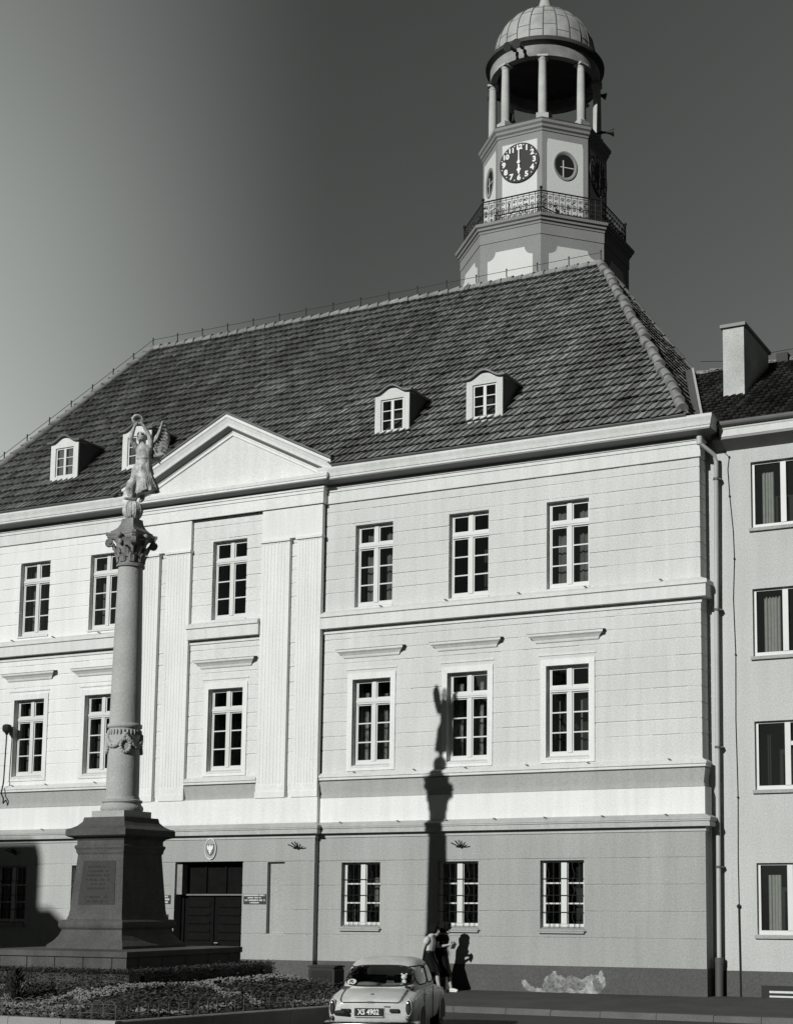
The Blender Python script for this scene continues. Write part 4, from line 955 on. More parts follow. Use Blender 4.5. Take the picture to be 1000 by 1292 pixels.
b = MB(); b.lathe([(SR(5.72), 5.66), (SR(5.7) + .03, 5.68), (SR(5.7) + .035, 5.74), (SR(5.72), 5.77)], (0, 0), 40); rg = b.build('shaft_ring', 'stone', MO, smooth=True)
b = MB()
for k in range(28): a = 2 * pi * k / 28; b.ball(((SR(5.6) + .012) * cos(a), (SR(5.6) + .012) * sin(a), 5.58), (.02, .02, .06), 6, 6)
for k in range(4):
    a0 = pi / 4 + k * pi / 2
    for q in np.linspace(0, 1, 22):
        a = a0 + q * pi / 2; z = 5.52 - .22 * sin(q * pi); r_ = SR(z) + .02; b.ball((r_ * cos(a), r_ * sin(a), z + random.uniform(-.01, .01)), (.045, .045, .045 + .02 * sin(q * pi)), 6, 5)
    for q in np.linspace(0, 2 * pi, 14, endpoint=False):
        a = a0 + .28 * cos(q) / 1.0; z = 5.30 + .13 * sin(q); r_ = SR(z) + .025; b.ball((r_ * cos(a), r_ * sin(a), z), .038, 6, 5)
b.build('garland', 'stone', rg, smooth=True)
# capital
b = MB(); b.lathe([(.25, 9.0), (.285, 9.01), (.285, 9.06), (.255, 9.08), (.25, 9.12), (.265, 9.35), (.31, 9.52), (.36, 9.58), (.30, 9.60)], (0, 0), 32); cp = b.build('capital', 'capstone', MO, smooth=True, auto=40)
b = MB(); abp = []
for k in range(4):
    a0 = radians(-135 + 90 * k); a1 = radians(-45 + 90 * k); c0 = Vector((.54 * cos(a0), .54 * sin(a0))); c1 = Vector((.54 * cos(a1), .54 * sin(a1))); mid = (c0 + c1) / 2
    tdir = (c1 - c0).normalized()
    abp += [tuple(c0 + tdir * .05)] + [tuple(c0.lerp(c1, q) - mid.normalized() * .085 * sin(pi * q)) for q in np.linspace(.12, .88, 9)] + [tuple(c1 - tdir * .05)]
b.loft([[(x_ * s_, y_ * s_, z) for x_, y_ in abp] for s_, z in ((.90, 9.58), (.97, 9.62), (.97, 9.65), (1.02, 9.66), (1.02, 9.71))]); b.build('abacus', 'capstone', cp)
b = MB()
def leaf(a, z0, h, r0, out, wd):
    n_ = 7; rows = []
    for i in range(n_):
        t_ = i / (n_ - 1); r_ = r0 + out * t_ ** 2.2; z = z0 + h * (t_ if t_ < .8 else .8 + (t_ - .8) * -.5); w_ = wd * (sin(pi * min(t_ * .75 + .25, 1)) ** .6)
        rows.append([((r_ + dd) * cos(a) - s_ * w_ * sin(a), (r_ + dd) * sin(a) + s_ * w_ * cos(a), z) for s_, dd in ((-1, 0), (-.5, .03), (0, .018), (.5, .03), (1, 0), (.5, -.02), (-.5, -.02))])
    b.loft(rows)
for k in range(8): leaf(2 * pi * k / 8, 9.10, .22, .255, .09, .085)
for k in range(8): leaf(2 * pi * (k + .5) / 8, 9.20, .28, .26, .12, .075)
for k in range(4):
    a = pi / 4 + k * pi / 2; d = Vector((cos(a), sin(a), 0)); t2 = Vector((-sin(a), cos(a), 0))
    b.tube([d * .30 + Vector((0, 0, 9.30)), d * .36 + Vector((0, 0, 9.46)), d * .43 + Vector((0, 0, 9.55))], [.03, .04, .03], 6)
    c0 = d * .44 + Vector((0, 0, 9.50)); b.tube([c0 - t2 * .045, c0 + t2 * .045], .085, 14); b.tube([c0 - t2 * .06, c0 + t2 * .06], .035, 8)
    m_ = Vector((cos(a + pi / 4), sin(a + pi / 4), 0)) * .37 + Vector((0, 0, 9.63)); b.ball(m_, .06, 8, 6)
    b.ball(Vector((cos(a + pi / 4), sin(a + pi / 4), 0)) * .33 + Vector((0, 0, 9.50)), (.05, .05, .07), 8, 6)
b.build('acanthus', 'capstone', cp, smooth=True, auto=50)
sqloft([(.30, 9.71), (.30, 9.75), (.255, 9.78), (.20, 9.84), (.165, 9.92), (.15, 10.0), (.15, 10.03)], 'statue_base', 'capstone')
b = MB(); b.ball((0, 0, 10.22), .205, 26, 18)
for k in range(6): a = pi * k / 6; b.tube([(.207 * cos(q) * cos(a), .207 * cos(q) * sin(a), 10.22 + .207 * sin(q)) for q in np.linspace(0, 2 * pi, 33)], .008, 5)
b.build('globe', 'statue', MO, smooth=True)

# --- the victory: u = right in the picture, t = towards the viewer, z up
A_ = radians(40.9); UR = Vector((cos(A_), sin(A_), 0)); UT = Vector((sin(A_), -cos(A_), 0))
def VP(u_, t_, z_): return UR * u_ + UT * t_ + Vector((0, 0, z_))
b = MB()
def ering(u_, t_, z_, ru, rt, fold=0, nf=9, ph=0, n=44, tilt=0):
    return [VP(u_ + ru * cos(a) * (1 + fold * sin(nf * a + ph)), t_ + rt * sin(a) * (1 + fold * sin(nf * a + ph)), z_ + tilt * cos(a)) for a in np.linspace(0, 2 * pi, n, endpoint=False)]
# gown from the slanting hem up to the shoulders
b.loft([ering(.225, -.05, 10.60, .26, .23, .20, 7, 0, tilt=.10), ering(.215, -.05, 10.70, .245, .215, .19, 7, .15, tilt=.085), ering(.19, -.03, 10.86, .22, .20, .16, 7, .3, tilt=.05), ering(.165, -.01, 11.00, .20, .185, .12, 7, .45), ering(.15, 0, 11.11, .19, .175, .06, 10, .6),
        ering(.175, 0, 11.21, .165, .15, .05, 10, .7), ering(.20, 0, 11.30, .14, .125, .03), ering(.19, .01, 11.39, .15, .13, .03), ering(.178, .02, 11.49, .168, .135, .02), ering(.17, .01, 11.57, .16, .11), ering(.162, 0, 11.625, .11, .08), ering(.15, 0, 11.67, .055, .055)])
b.loft([ering(.17, -.01, 10.99, .215, .195, .12, 8, .3, tilt=.03), ering(.16, 0, 11.11, .20, .185, .09, 8, .4, tilt=.02), ering(.185, 0, 11.24, .165, .15, .02)])
for i in range(10):      # deep folds sweeping back to the hem
    q = i / 9; b.tube([VP(.06 + .22 * q, .15 - .08 * abs(q - .4), 11.20), VP(.03 + .32 * q, .205 - .12 * abs(q - .5), 10.92), VP(.0 + .46 * q, .20 - .26 * abs(q - .5), 10.56 + .14 * q)], [.014, .026, .030], 6)
b.tube([VP(.49, -.1, 10.66), VP(.43, -.05, 10.80), VP(.34, .0, 10.98)], [.055, .05, .03], 8)
b.tube([VP(-.02, .02, 10.55), VP(.0, .04, 10.85), VP(.06, .05, 11.15)], [.05, .055, .04], 8)
# front leg and foot on the globe, back foot under the hem
b.tube([VP(.05, .06, 10.95), VP(-.05, .12, 10.72), VP(-.04, .08, 10.52)], [.10, .085, .05], 10, True, True)
b.tube([VP(.04, .03, 10.46), VP(-.08, .09, 10.445), VP(-.17, .12, 10.44)], [.045, .04, .028], 10, True, True)
b.tube([VP(.20, -.05, 10.70), VP(.18, -.08, 10.50), VP(.15, -.02, 10.44)], [.07, .05, .035], 10, True, True)
b.tube([VP(-.08, .11, 10.80), VP(-.10, .12, 10.66), VP(-.08, .08, 10.54)], [.05, .075, .05], 8, True, True)
# neck, head
b.tube([VP(.15, 0, 11.61), VP(.135, .015, 11.72)], [.056, .05], 12)
b.ball(tuple(VP(.122, .025, 11.795)), (.083, .083, .105), 18, 14)
b.ball(tuple(VP(.095, .045, 11.755)), (.056, .056, .062), 12, 10)
b.tube([VP(.075, .083, 11.805), VP(.058, .098, 11.775), VP(.07, .088, 11.765)], [.012, .017, .012], 8)
b.tube([VP(.07, .078, 11.735), VP(.095, .105, 11.735)], .013, 6)
b.ball(tuple(VP(.158, 0, 11.84)), (.088, .088, .07), 14, 10); b.ball(tuple(VP(.21, -.03, 11.81)), .052, 10, 8)
for k in range(7): a = k / 6 * pi; b.ball(tuple(VP(.085 + .03 * cos(a), .06 + .05 * cos(a), 11.86 + .02 * sin(a))), .026, 8, 6)
# arms lifted to the wreath
b.tube([VP(.04, .02, 11.56), VP(-.05, .08, 11.66), VP(-.09, .13, 11.735), VP(-.055, .12, 11.88), VP(-.02, .12, 11.99)], [.066, .058, .052, .043, .031], 10, True, True)
b.tube([VP(.30, -.01, 11.56), VP(.315, .04, 11.70), VP(.28, .08, 11.82), VP(.21, .10, 11.94), VP(.14, .11, 12.04)], [.064, .055, .048, .04, .03], 10, True, True)
for c0, sg in ((VP(-.012, .12, 12.02), 1), (VP(.12, .11, 12.065), -1)):
    b.ball(tuple(c0), (.034, .034, .038), 10, 8)
    for k in range(4): b.tube([c0 + VP(sg * .01, .01 * (k - 1.5), .01), c0 + VP(sg * (.03 + .004 * k), .022 * (k - 1.5), .045), c0 + VP(sg * .012, .022 * (k - 1.5), .065)], [.014, .013, .011], 6, True, True)
    b.tube([c0, c0 + VP(sg * .035, .03, -.005)], [.014, .011], 6, True, True)
b.loft([ering(.19, 0, 11.325, .15, .135, .0), ering(.19, 0, 11.345, .156, .14), ering(.19, 0, 11.37, .15, .135)])
ST = remeshed(b, 'statue', 'statue', MO, .0105, 2)
b = MB(); wc = VP(.03, .12, 12.14); 
b.tube([wc + UR * .095 * cos(a) + Vector((0, 0, .085 * sin(a))) + UT * .02 * sin(a) for a in np.linspace(0, 2 * pi, 30)], .024, 8)
for k in range(26):
    a = 2 * pi * k / 26; p = wc + UR * .095 * cos(a) + Vector((0, 0, .085 * sin(a))); b.ball(tuple(p + UR * random.uniform(-.02, .02) + Vector((0, 0, random.uniform(-.02, .02)))), (.022, .022, .018), 6, 5)
b.build('wreath', 'statue', ST, smooth=True)
# wings: a solid leaf-shaped blade with raised feathers
WO = [(.27, 11.60), (.31, 11.69), (.40, 11.79), (.455, 11.92), (.50, 12.10), (.53, 12.22), (.58, 12.17), (.64, 12.06), (.69, 11.93), (.70, 11.82), (.675, 11.72), (.655, 11.58), (.63, 11.51), (.605, 11.60), (.585, 11.53), (.55, 11.43), (.51, 11.39), (.49, 11.48), (.44, 11.41), (.36, 11.35), (.31, 11.42)]
for far in (0, 1):
    b = MB(); nv = (UR * (.05 if not far else 1.5) + UT).normalized()
    def wp(u_, z_, o_=0):
        if far: u_ = .27 + (u_ - .27) * .8; z_ = 11.5 + (z_ - 11.5) * .78
        cup = .05 * sin((u_ - .27) / .43 * pi)
        return VP(u_, (-.07 - .03 * (u_ - .25)) if not far else (-.16 - 1.5 * (u_ - .25)), z_) + nv * (o_ + cup - .12 * far)
    cpt = (.54, 11.78)
    def ins(k): return [(cpt[0] + (u_ - cpt[0]) * k, cpt[1] + (z_ - cpt[1]) * k) for u_, z_ in WO]
    b.loft([[wp(u_, z_, -.035) for u_, z_ in ins(.6)], [wp(u_, z_, -.028) for u_, z_ in ins(.9)], [wp(u_, z_, 0) for u_, z_ in WO], [wp(u_, z_, .028) for u_, z_ in ins(.9)], [wp(u_, z_, .035) for u_, z_ in ins(.6)]])
    def quill(p0, p1, w_, o_):
        d = Vector((p1[0] - p0[0], p1[1] - p0[1])); L_ = d.length; d.normalize(); n_ = Vector((-d.y, d.x)); rows = []
        for t_ in np.linspace(0, 1, 6):
            ww = w_ * (.6 + .4 * sin(pi * t_)) * (1 if t_ < .85 else .6); c_ = Vector(p0) + d * L_ * t_
            rows.append([wp(*(c_ + n_ * ww), o_ - .008), wp(*c_, o_ + .016), wp(*(c_ - n_ * ww), o_ - .008), wp(*c_, o_ - .02)])
        b.loft(rows)
    for i in range(8):      # long quills
        q = i / 7; quill((.47 + .05 * q, 11.62 + .44 * q), (.53 + .155 * sin(pi * (.25 + .6 * q)) + .0 * q, 11.44 + .66 * q ** 1.1), .026, .038)
    for i in range(8):      # coverts
        q = i / 7; quill((.40 + .09 * q, 11.64 + .46 * q), (.50 + .09 * sin(pi * (.2 + .6 * q)), 11.52 + .56 * q), .026, .052)
    for i in range(7):
        q = i / 6; quill((.33 + .14 * q, 11.64 + .34 * q), (.42 + .08 * q, 11.52 + .42 * q), .026, .064)
    b.tube([wp(.26, 11.56, .03), wp(.33, 11.66, .06), wp(.43, 11.80, .07), wp(.485, 11.98, .06), wp(.53, 12.18, .03)], [.05, .05, .042, .032, .016], 8, True, True)
    b.tube([wp(.27, 11.46, .03), wp(.38, 11.42, .04), wp(.50, 11.44, .04)], [.045, .05, .03], 8, True, True)
    b.build('wing', 'statue', ST, smooth=True, auto=40)

# ================================================================== FLOWER BED
BXa, BXb, BYa, BYb = -13.6, -4.62, -15.2, -5.7
def kz(y): return .30 - .0235 * (y - BYa)
def bedz(x, y):
    d = max(abs(x - MX), abs(y - MY)); base = kz(y) - .02
    t_ = min(max((4.1 - d) / 1.9, 0), 1); return base + (.62 - base) * (t_ * t_ * (3 - 2 * t_)) + .03 * sin(x * 2.1) * cos(y * 1.7)
b = MB()
K0 = .14
def kerb_run(p, q, n):
    p = Vector(p); q = Vector(q); d = (q - p) / n; dn = d.normalized(); nn = Vector((dn.y, -dn.x, 0))
    for i in range(n):
        a = p + d * i; e = a + d * .992; za, ze = kz(a.y), kz(e.y)
        b.loft([[tuple(a + Vector((0, 0, -.3))), tuple(a + Vector((0, 0, za - .02))), tuple(a - nn * .02 + Vector((0, 0, za))), tuple(a - nn * K0 + Vector((0, 0, za))), tuple(a - nn * K0 + Vector((0, 0, -.3)))],
                [tuple(e + Vector((0, 0, -.3))), tuple(e + Vector((0, 0, ze - .02))), tuple(e - nn * .02 + Vector((0, 0, ze))), tuple(e - nn * K0 + Vector((0, 0, ze))), tuple(e - nn * K0 + Vector((0, 0, -.3)))]])
kerb_run((BXa, BYa, 0), (BXb, BYa, 0), 8); kerb_run((BXb, BYa + K0, 0), (BXb, BYb, 0), 8); kerb_run((BXb - K0, BYb, 0), (BXa, BYb, 0), 8); kerb_run((BXa, BYb, 0), (BXa, BYa + K0, 0), 8)
fk = b.build('bed_kerb', 'bedkerb'); tag(fk, 'pale stone kerb enclosing the raised flower bed round the monument', 'kerb')
b = MB(); nx = 60; rows = [[(x_, y_, bedz(x_, y_)) for x_ in np.linspace(BXa + .13, BXb - .13, nx)] for y_ in np.linspace(BYa + .13, BYb - .13, nx)]
b.loft(rows, False, False); structure(b.build('flower_bed_soil', 'soil', smooth=True))
def leaves(mb, c, n, spread, size, up=.6):
    for _ in range(n):
        p = Vector(c) + Vector((random.gauss(0, 1) * spread[0], random.gauss(0, 1) * spread[1], abs(random.gauss(0, 1)) * spread[2]))
        a = random.uniform(0, 2 * pi); tl = random.uniform(-.9, .9); s_ = size * random.uniform(.6, 1.4)
        d = Vector((cos(a), sin(a), tl * up)).normalized() * s_; e = Vector((-sin(a), cos(a), random.uniform(-.6, .6))).normalized() * s_ * .5
        mb.add([p - d * .5, p + e * .5, p + d * .5, p - e * .5], [(0, 1, 2, 3)])
lf = MB(); fl_ = MB()
BANDS = [([(-6.5, -13.3), (-6.35, -12.5), (-6.5, -11.8), (-6.3, -11.0), (-6.45, -10.3), (-6.25, -9.5), (-6.35, -8.6), (-6.2, -7.6)], .15), ([(-6.35, -10.7), (-5.55, -11.1), (-5.6, -10.5), (-5.05, -10.8)], .12),
         ([(-5.15, -14.0), (-5.0, -13.0)], .10), ([(-5.15, -12.4), (-5.08, -11.6)], .09), ([(-5.1, -9.7), (-5.0, -8.5)], .10), ([(-6.9, -13.4), (-6.5, -12.9)], .2),
         ([(-8.3, -13.9), (-8.9, -12.8), (-9.6, -13.5), (-10.3, -12.8), (-11, -13.6)], .16), ([(-8.2, -14.0), (-7.5, -14.0), (-7.2, -13.2), (-6.7, -13.6)], .15), ([(-10.5, -14.7), (-8.0, -14.6), (-6.2, -14.7)], .14), ([(-7.2, -14.1), (-6.4, -13.9)], .12)]
def seg_d(p, a, b):
    ax_, ay_ = a; bx_, by_ = b; dx, dy = bx_ - ax_, by_ - ay_; t_ = max(0, min(1, ((p[0] - ax_) * dx + (p[1] - ay_) * dy) / (dx * dx + dy * dy)))
    return math.hypot(p[0] - ax_ - t_ * dx, p[1] - ay_ - t_ * dy)
def band(x, y):     # the pale zigzag bands of cushion flowers
    return any(min(seg_d((x, y), a, b) for a, b in zip(pl_, pl_[1:])) < w_ * .7 for pl_, w_ in BANDS)
for _ in range(17000):
    x_ = random.uniform(BXa + .2, BXb - .2); y_ = random.uniform(BYa + .2, BYb - .2); d = max(abs(x_ - MX), abs(y_ - MY))
    if d < 2.15 or (y_ > MY + 2.5 and x_ < MX): continue
    z_ = bedz(x_, y_)
    if band(x_, y_):
        for _k in range(3):
            s_ = random.uniform(.014, .03); fl_.ball((x_ + random.gauss(0, .04), y_ + random.gauss(0, .04), z_ + random.uniform(.02, .09)), (s_, s_, s_ * .8), 5, 3)
        s_ = random.uniform(.012, .026); fl_.ball((x_, y_, z_ + random.uniform(.02, .10)), (s_, s_, s_ * .8), 5, 3)
        if random.random() < .3: leaves(lf, (x_, y_, z_), 2, (.04, .04, .03), .06)
    else: leaves(lf, (x_, y_, z_), 3, (.05, .05, .06), random.uniform(.05, .09))
o = lf.build('bed_foliage', 'leaf', norm=False); tag(o, 'low dark leafy ground cover filling the bed round the monument', 'plants'); o['kind'] = 'stuff'
o = fl_.build('pale_bedding_flowers', 'flower', norm=False); tag(o, 'tiny pale cushion flowers planted in zigzag bands in the bed', 'flowers'); o['kind'] = 'stuff'
# hedge
b = MB(); hz0, hz1 = .45, .93
for x0, x1, y0, y1 in ((-2.25, 2.25, -2.25, -1.83), (1.83, 2.25, -1.83, 1.83), (-2.25, -1.83, -1.83, 1.83), (-2.25, 2.25, 1.83, 2.25)):
    b.box(x0 + .05, x1 - .05, y0 + .05, y1 - .05, hz0, hz1 - .06)
    for _ in range(int(2600 * max(x1 - x0, y1 - y0))):
        f_ = random.random(); x_ = random.uniform(x0, x1); y_ = random.uniform(y0, y1); z_ = random.uniform(hz0, hz1)
        if f_ < .45: z_ = hz1 + random.gauss(-.02, .025)
        elif y1 - y0 < x1 - x0: y_ = random.choice((y0, y1)) + random.gauss(0, .02)
        else: x_ = random.choice((x0, x1)) + random.gauss(0, .02)
        s_ = random.uniform(.03, .055); a = random.uniform(0, 2 * pi); d = Vector((cos(a), sin(a), random.uniform(-.8, .8))).normalized() * s_; e = Vector((-sin(a), cos(a), random.uniform(-.8, .8))).normalized() * s_ * .6; p = Vector((x_, y_, z_))
        b.add([p - d * .5, p + e * .5, p + d * .5, p - e * .5], [(0, 1, 2, 3)])
hg = b.build('hedge', 'leafdark', norm=False); hg.location = (MX, MY, 0); tag(hg, 'low clipped dark hedge squared round the steps of the monument', 'hedge')
# spiky shrub in the front of the bed
SHX, SHY = -8.2, -13.7
sh = thing('shrub', 'dark spiky shrub growing at the front of the flower bed', 'shrub', (SHX, SHY, bedz(SHX, SHY)))
b = MB()
for _ in range(9): a = random.uniform(0, 2 * pi); b.tube([(0, 0, -.05), (.1 * cos(a), .1 * sin(a), .2), (.22 * cos(a), .22 * sin(a), .42)], [.012, .009, .004], 5)
b.build('stem', 'leafdark', sh)
b = MB()
for _ in range(900):
    a = random.uniform(0, 2 * pi); r_ = abs(random.gauss(0, .17)); z_ = random.uniform(.02, .62) * (1 - r_); p = Vector((r_ * cos(a), r_ * sin(a), z_)); d = Vector((cos(a) * .6, sin(a) * .6, random.uniform(.1, 1))).normalized() * random.uniform(.07, .14); e = d.cross(Vector((0, 0, 1))).normalized() * .014
    b.add([p - e, p + e, p + d], [(0, 1, 2)])
b.build('foliage', 'leafdark', sh, norm=False)
# low wire hoops
b = MB()
def hoops(p, q, n):
    p = Vector(p); q = Vector(q); d = (q - p) / n; dn = d.normalized()
    for i in range(n):
        c = p + d * (i + .5); z0 = kz(c.y); h = .30; w_ = d.length * .55
        pts = [c - dn * w_ + Vector((0, 0, z0 - .03)), c - dn * w_ + Vector((0, 0, z0 + h * .6))] + [c + dn * w_ * -cos(t_) + Vector((0, 0, z0 + h * .6 + h * .4 * sin(t_))) for t_ in np.linspace(.3, pi - .3, 7)] + [c + dn * w_ + Vector((0, 0, z0 + h * .6)), c + dn * w_ + Vector((0, 0, z0 - .03))]
        b.tube(pts, .006, 5)
    for z_ in (.10, .24): b.tube([p + Vector((0, 0, kz(p.y) + z_)), q + Vector((0, 0, kz(q.y) + z_))], .004, 4)
hoops((BXa + .1, BYa + .24, 0), (BXb - .22, BYa + .24, 0), 36); hoops((BXb - .24, BYa + .3, 0), (BXb - .24, BYb - .3, 0), 34)
tag(b.build('hoop_fence', 'hoop'), 'low fence of thin wire hoops along the edge of the flower bed', 'fence')
# dark litter bin by the wall
bn = thing('litter_bin', 'dark rounded metal bin on the pavement between flower bed and car', 'bin', (-9.0, -2.5, -.1))
def rrect(w_, h_, r, n=6):
    out = []
    for cx, cz, a0 in ((w_ - r, h_ - r, 0), (-w_ + r, h_ - r, pi / 2), (-w_ + r, r, pi), (w_ - r, r, 3 * pi / 2)):
        for k in range(n + 1): a = a0 + pi / 2 * k / n; out.append((cx + r * cos(a), cz + r * sin(a)))
    return out
b = MB(); b.extr([(x_, -.22, z_) for x_, z_ in rrect(.38, .66, .09)], (0, .44, 0)); b.build('bin_body', 'bin', bn)
b = MB(); b.extr([(x_, -.232, z_ + .06) for x_, z_ in rrect(.30, .52, .07)], (0, .012, 0)); b.box(-.14, .14, -.245, -.232, .43, .47); b.build('bin_door', 'rubber', bn)
b = MB(); b.extr([(-.39, -.24, .655), (-.39, .24, .655), (-.39, .24, .69), (-.39, 0, .715), (-.39, -.24, .69)], (.78, 0, 0)); b.build('bin_lid', 'bin', bn)

# ================================================================== CAR
CH = radians(20.5)
CAR = thing('parked_car', 'pale rounded saloon car parked with its rear window and tail lights towards the viewer', 'car', (-1.93, -11.95, -.25), rz=CH)
def sgn(v): return -1 if v < 0 else 1
# lower body: cross sections along y (0 = rear)
st = [ # y, z bottom, z top centre, half width at the hips, half width of the lid, shoulder z
 (0.02, .42, .74, .60, .50, .60), (0.06, .36, .79, .69, .53, .68), (.16, .32, .84, .745, .55, .75), (.32, .30, .885, .765, .56, .80), (.50, .29, .92, .775, .565, .84), (.66, .28, .945, .78, .575, .87), (.95, .27, .96, .78, .64, .885), (1.4, .27, .955, .775, .67, .885), (2.2, .27, .95, .77, .68, .88), (2.7, .27, .95, .77, .66, .88), (3.0, .28, .95, .77, .58, .86), (3.4, .29, .90, .765, .50, .84), (3.75, .31, .84, .75, .44, .80), (3.95, .35, .76, .70, .38, .72), (4.04, .42, .66, .58, .3, .62)]
def sect(y, zb, zt_, hw_, lw_, zs_):
    half = [(0, zt_), (lw_ * .5, zt_ - .004), (lw_ * .85, zt_ - .018), (lw_, zt_ - .04), (lw_ + .02, zt_ - .058), ((lw_ + hw_) / 2, zs_ + .012), (hw_ - .05, zs_ - .03), (hw_ - .012, zs_ - .09), (hw_, zs_ - .16), (hw_ + .0, (zs_ + zb) / 2), (hw_ - .02, zb + .10), (hw_ - .05, zb + .03), (hw_ - .12, zb), (0, zb)]
    return [(x_, y, z_) for x_, z_ in half] + [(-x_, y, z_) for x_, z_ in reversed(half[1:-1])]
b = MB(); b.loft([sect(*s_) for s_ in st])
o = b.build('body', 'carpaint', CAR, smooth=True)
sd_ = o.modifiers.new('subdivision', 'SUBSURF'); sd_.levels = 2; sd_.render_levels = 2
# greenhouse
GH = [(.88, .60, 3.12, .70), (.95, .66, 3.06, .695), (1.05, .75, 2.95, .68), (1.15, .85, 2.83, .655), (1.24, .96, 2.71, .625), (1.31, 1.07, 2.60, .595), (1.36, 1.18, 2.50, .555), (1.40, 1.32, 2.36, .49), (1.43, 1.52, 2.18, .38), (1.445, 1.75, 1.98, .16)]
def gp(th, z):
    zz = [q[0] for q in GH]; y0 = np.interp(z, zz, [q[1] for q in GH]); y1 = np.interp(z, zz, [q[2] for q in GH]); hw_ = np.interp(z, zz, [q[3] for q in GH])
    e = .42; c, s_ = cos(th), sin(th)
    return Vector((hw_ * sgn(c) * abs(c) ** e, (y0 + y1) / 2 + (y1 - y0) / 2 * sgn(s_) * abs(s_) ** e, z))
def th_of(xf, side):    # angle for a fraction across the rear/front (xf = x/hw)
    v = min(abs(xf), 1) ** (1 / .42); a = math.acos(min(v, 1)); a = a if xf >= 0 else pi - a
    return -a if side == 'rear' else a
NT = 168; zg = sorted(set(np.round(list(np.linspace(.88, 1.36, 41)) + [1.385, 1.40, 1.415, 1.43, 1.438, 1.445], 4)))
def in_rr(s_, t_, n=5.0): return abs(s_) ** n + abs(t_) ** n < 1
def is_glass(p):
    x_, y_, z_ = p; hw_ = np.interp(z_, [q[0] for q in GH], [q[3] for q in GH]); ym = (np.interp(z_, [q[0] for q in GH], [q[1] for q in GH]) + np.interp(z_, [q[0] for q in GH], [q[2] for q in GH])) / 2
    if y_ < ym - .5 and in_rr(x_ / (hw_ * .88), (z_ - 1.135) / .165, 4): return True
    if y_ > ym + .5 and in_rr(x_ / (hw_ * .9), (z_ - 1.135) / .165, 4): return True
    if abs(x_) > hw_ * .93:
        if in_rr((y_ - 1.42) / .42, (z_ - 1.13) / .155, 5): return True
        if in_rr((y_ - 2.25) / .36, (z_ - 1.13) / .155, 5): return True
    return False
b = MB(); gmb = MB()
ths = np.linspace(0, 2 * pi, NT, endpoint=False)
ths = []
for k in range(NT):   # even spacing along the outline
    a = 2 * pi * k / NT; ths.append(a)
dense = [gp(a, 1.1) for a in np.linspace(0, 2 * pi, 4001)]; cum = [0]
for i in range(1, 4001): cum.append(cum[-1] + (dense[i] - dense[i - 1]).length)
ths = list(np.interp(np.linspace(0, cum[-1], NT, endpoint=False), cum, np.linspace(0, 2 * pi, 4001)))
grid = [[gp(a, z) for a in ths] for z in zg]
for r_ in range(len(zg) - 1):
    for k in range(NT):
        q = [grid[r_][k], grid[r_][(k + 1) % NT], grid[r_ + 1][(k + 1) % NT], grid[r_ + 1][k]]; c = (q[0] + q[1] + q[2] + q[3]) / 4
        (gmb if is_glass(c) else b).add(q, [(0, 1, 2, 3)])
b.poly([grid[-1][k] for k in range(NT)])
def merge(o):
    m_ = bmesh.new(); m_.from_mesh(o.data); bmesh.ops.remove_doubles(m_, verts=m_.verts, dist=1e-4); bmesh.ops.recalc_face_normals(m_, faces=m_.faces); m_.to_mesh(o.data); m_.free(); o.data.polygons.foreach_set('use_smooth', [True] * len(o.data.polygons))
rf = b.build('roof', 'carpaint', CAR); merge(rf)
go = gmb.build('window', 'carglass', CAR); merge(go)
# rubber seals round the openings
def seal(fn, r_=.016):
    pts = []
    for a in np.linspace(0, 2 * pi, 60): pts.append(fn(a))
    m_ = MB(); m_.tube(pts, r_, 6); m_.build('window_seal', 'rubber', CAR, smooth=True)
def rrp(a, n=4.0): c, s_ = cos(a), sin(a); k = (abs(c) ** n + abs(s_) ** n) ** (-1 / n); return c * k, s_ * k
def rearpt(a):
    s_, t_ = rrp(a); z = 1.135 + .172 * t_; hw_ = np.interp(z, [q[0] for q in GH], [q[3] for q in GH]); p = gp(th_of(s_ * .895, 'rear'), z); return p + Vector((0, -.004, .002))
seal(rearpt, .015)
def frontpt(a):
    s_, t_ = rrp(a); z = 1.135 + .172 * t_; return gp(th_of(s_ * .905, 'front'), z) + Vector((0, .004, 0))
seal(frontpt)
for side in (1, -1):
    for yc, hy in ((1.42, .43), (2.25, .37)):
        def sp(a, yc=yc, hy=hy):
            s_, t_ = rrp(a, 5); z = 1.13 + .16 * t_; hw_ = np.interp(z, [q[0] for q in GH], [q[3] for q in GH]); y0 = np.interp(z, [q[0] for q in GH], [q[1] for q in GH]); y1 = np.interp(z, [q[0] for q in GH], [q[2] for q in GH]); yy = yc + hy * s_
            f_ = abs((yy - (y0 + y1) / 2) / ((y1 - y0) / 2)); f_ = min(f_, .999); x_ = hw_ * (1 - f_ ** (1 / .42 * 2) ) ** (.42 / 2) if f_ > 0 else hw_
            return Vector((side * x_, yy, z))
        seal(sp, .013)
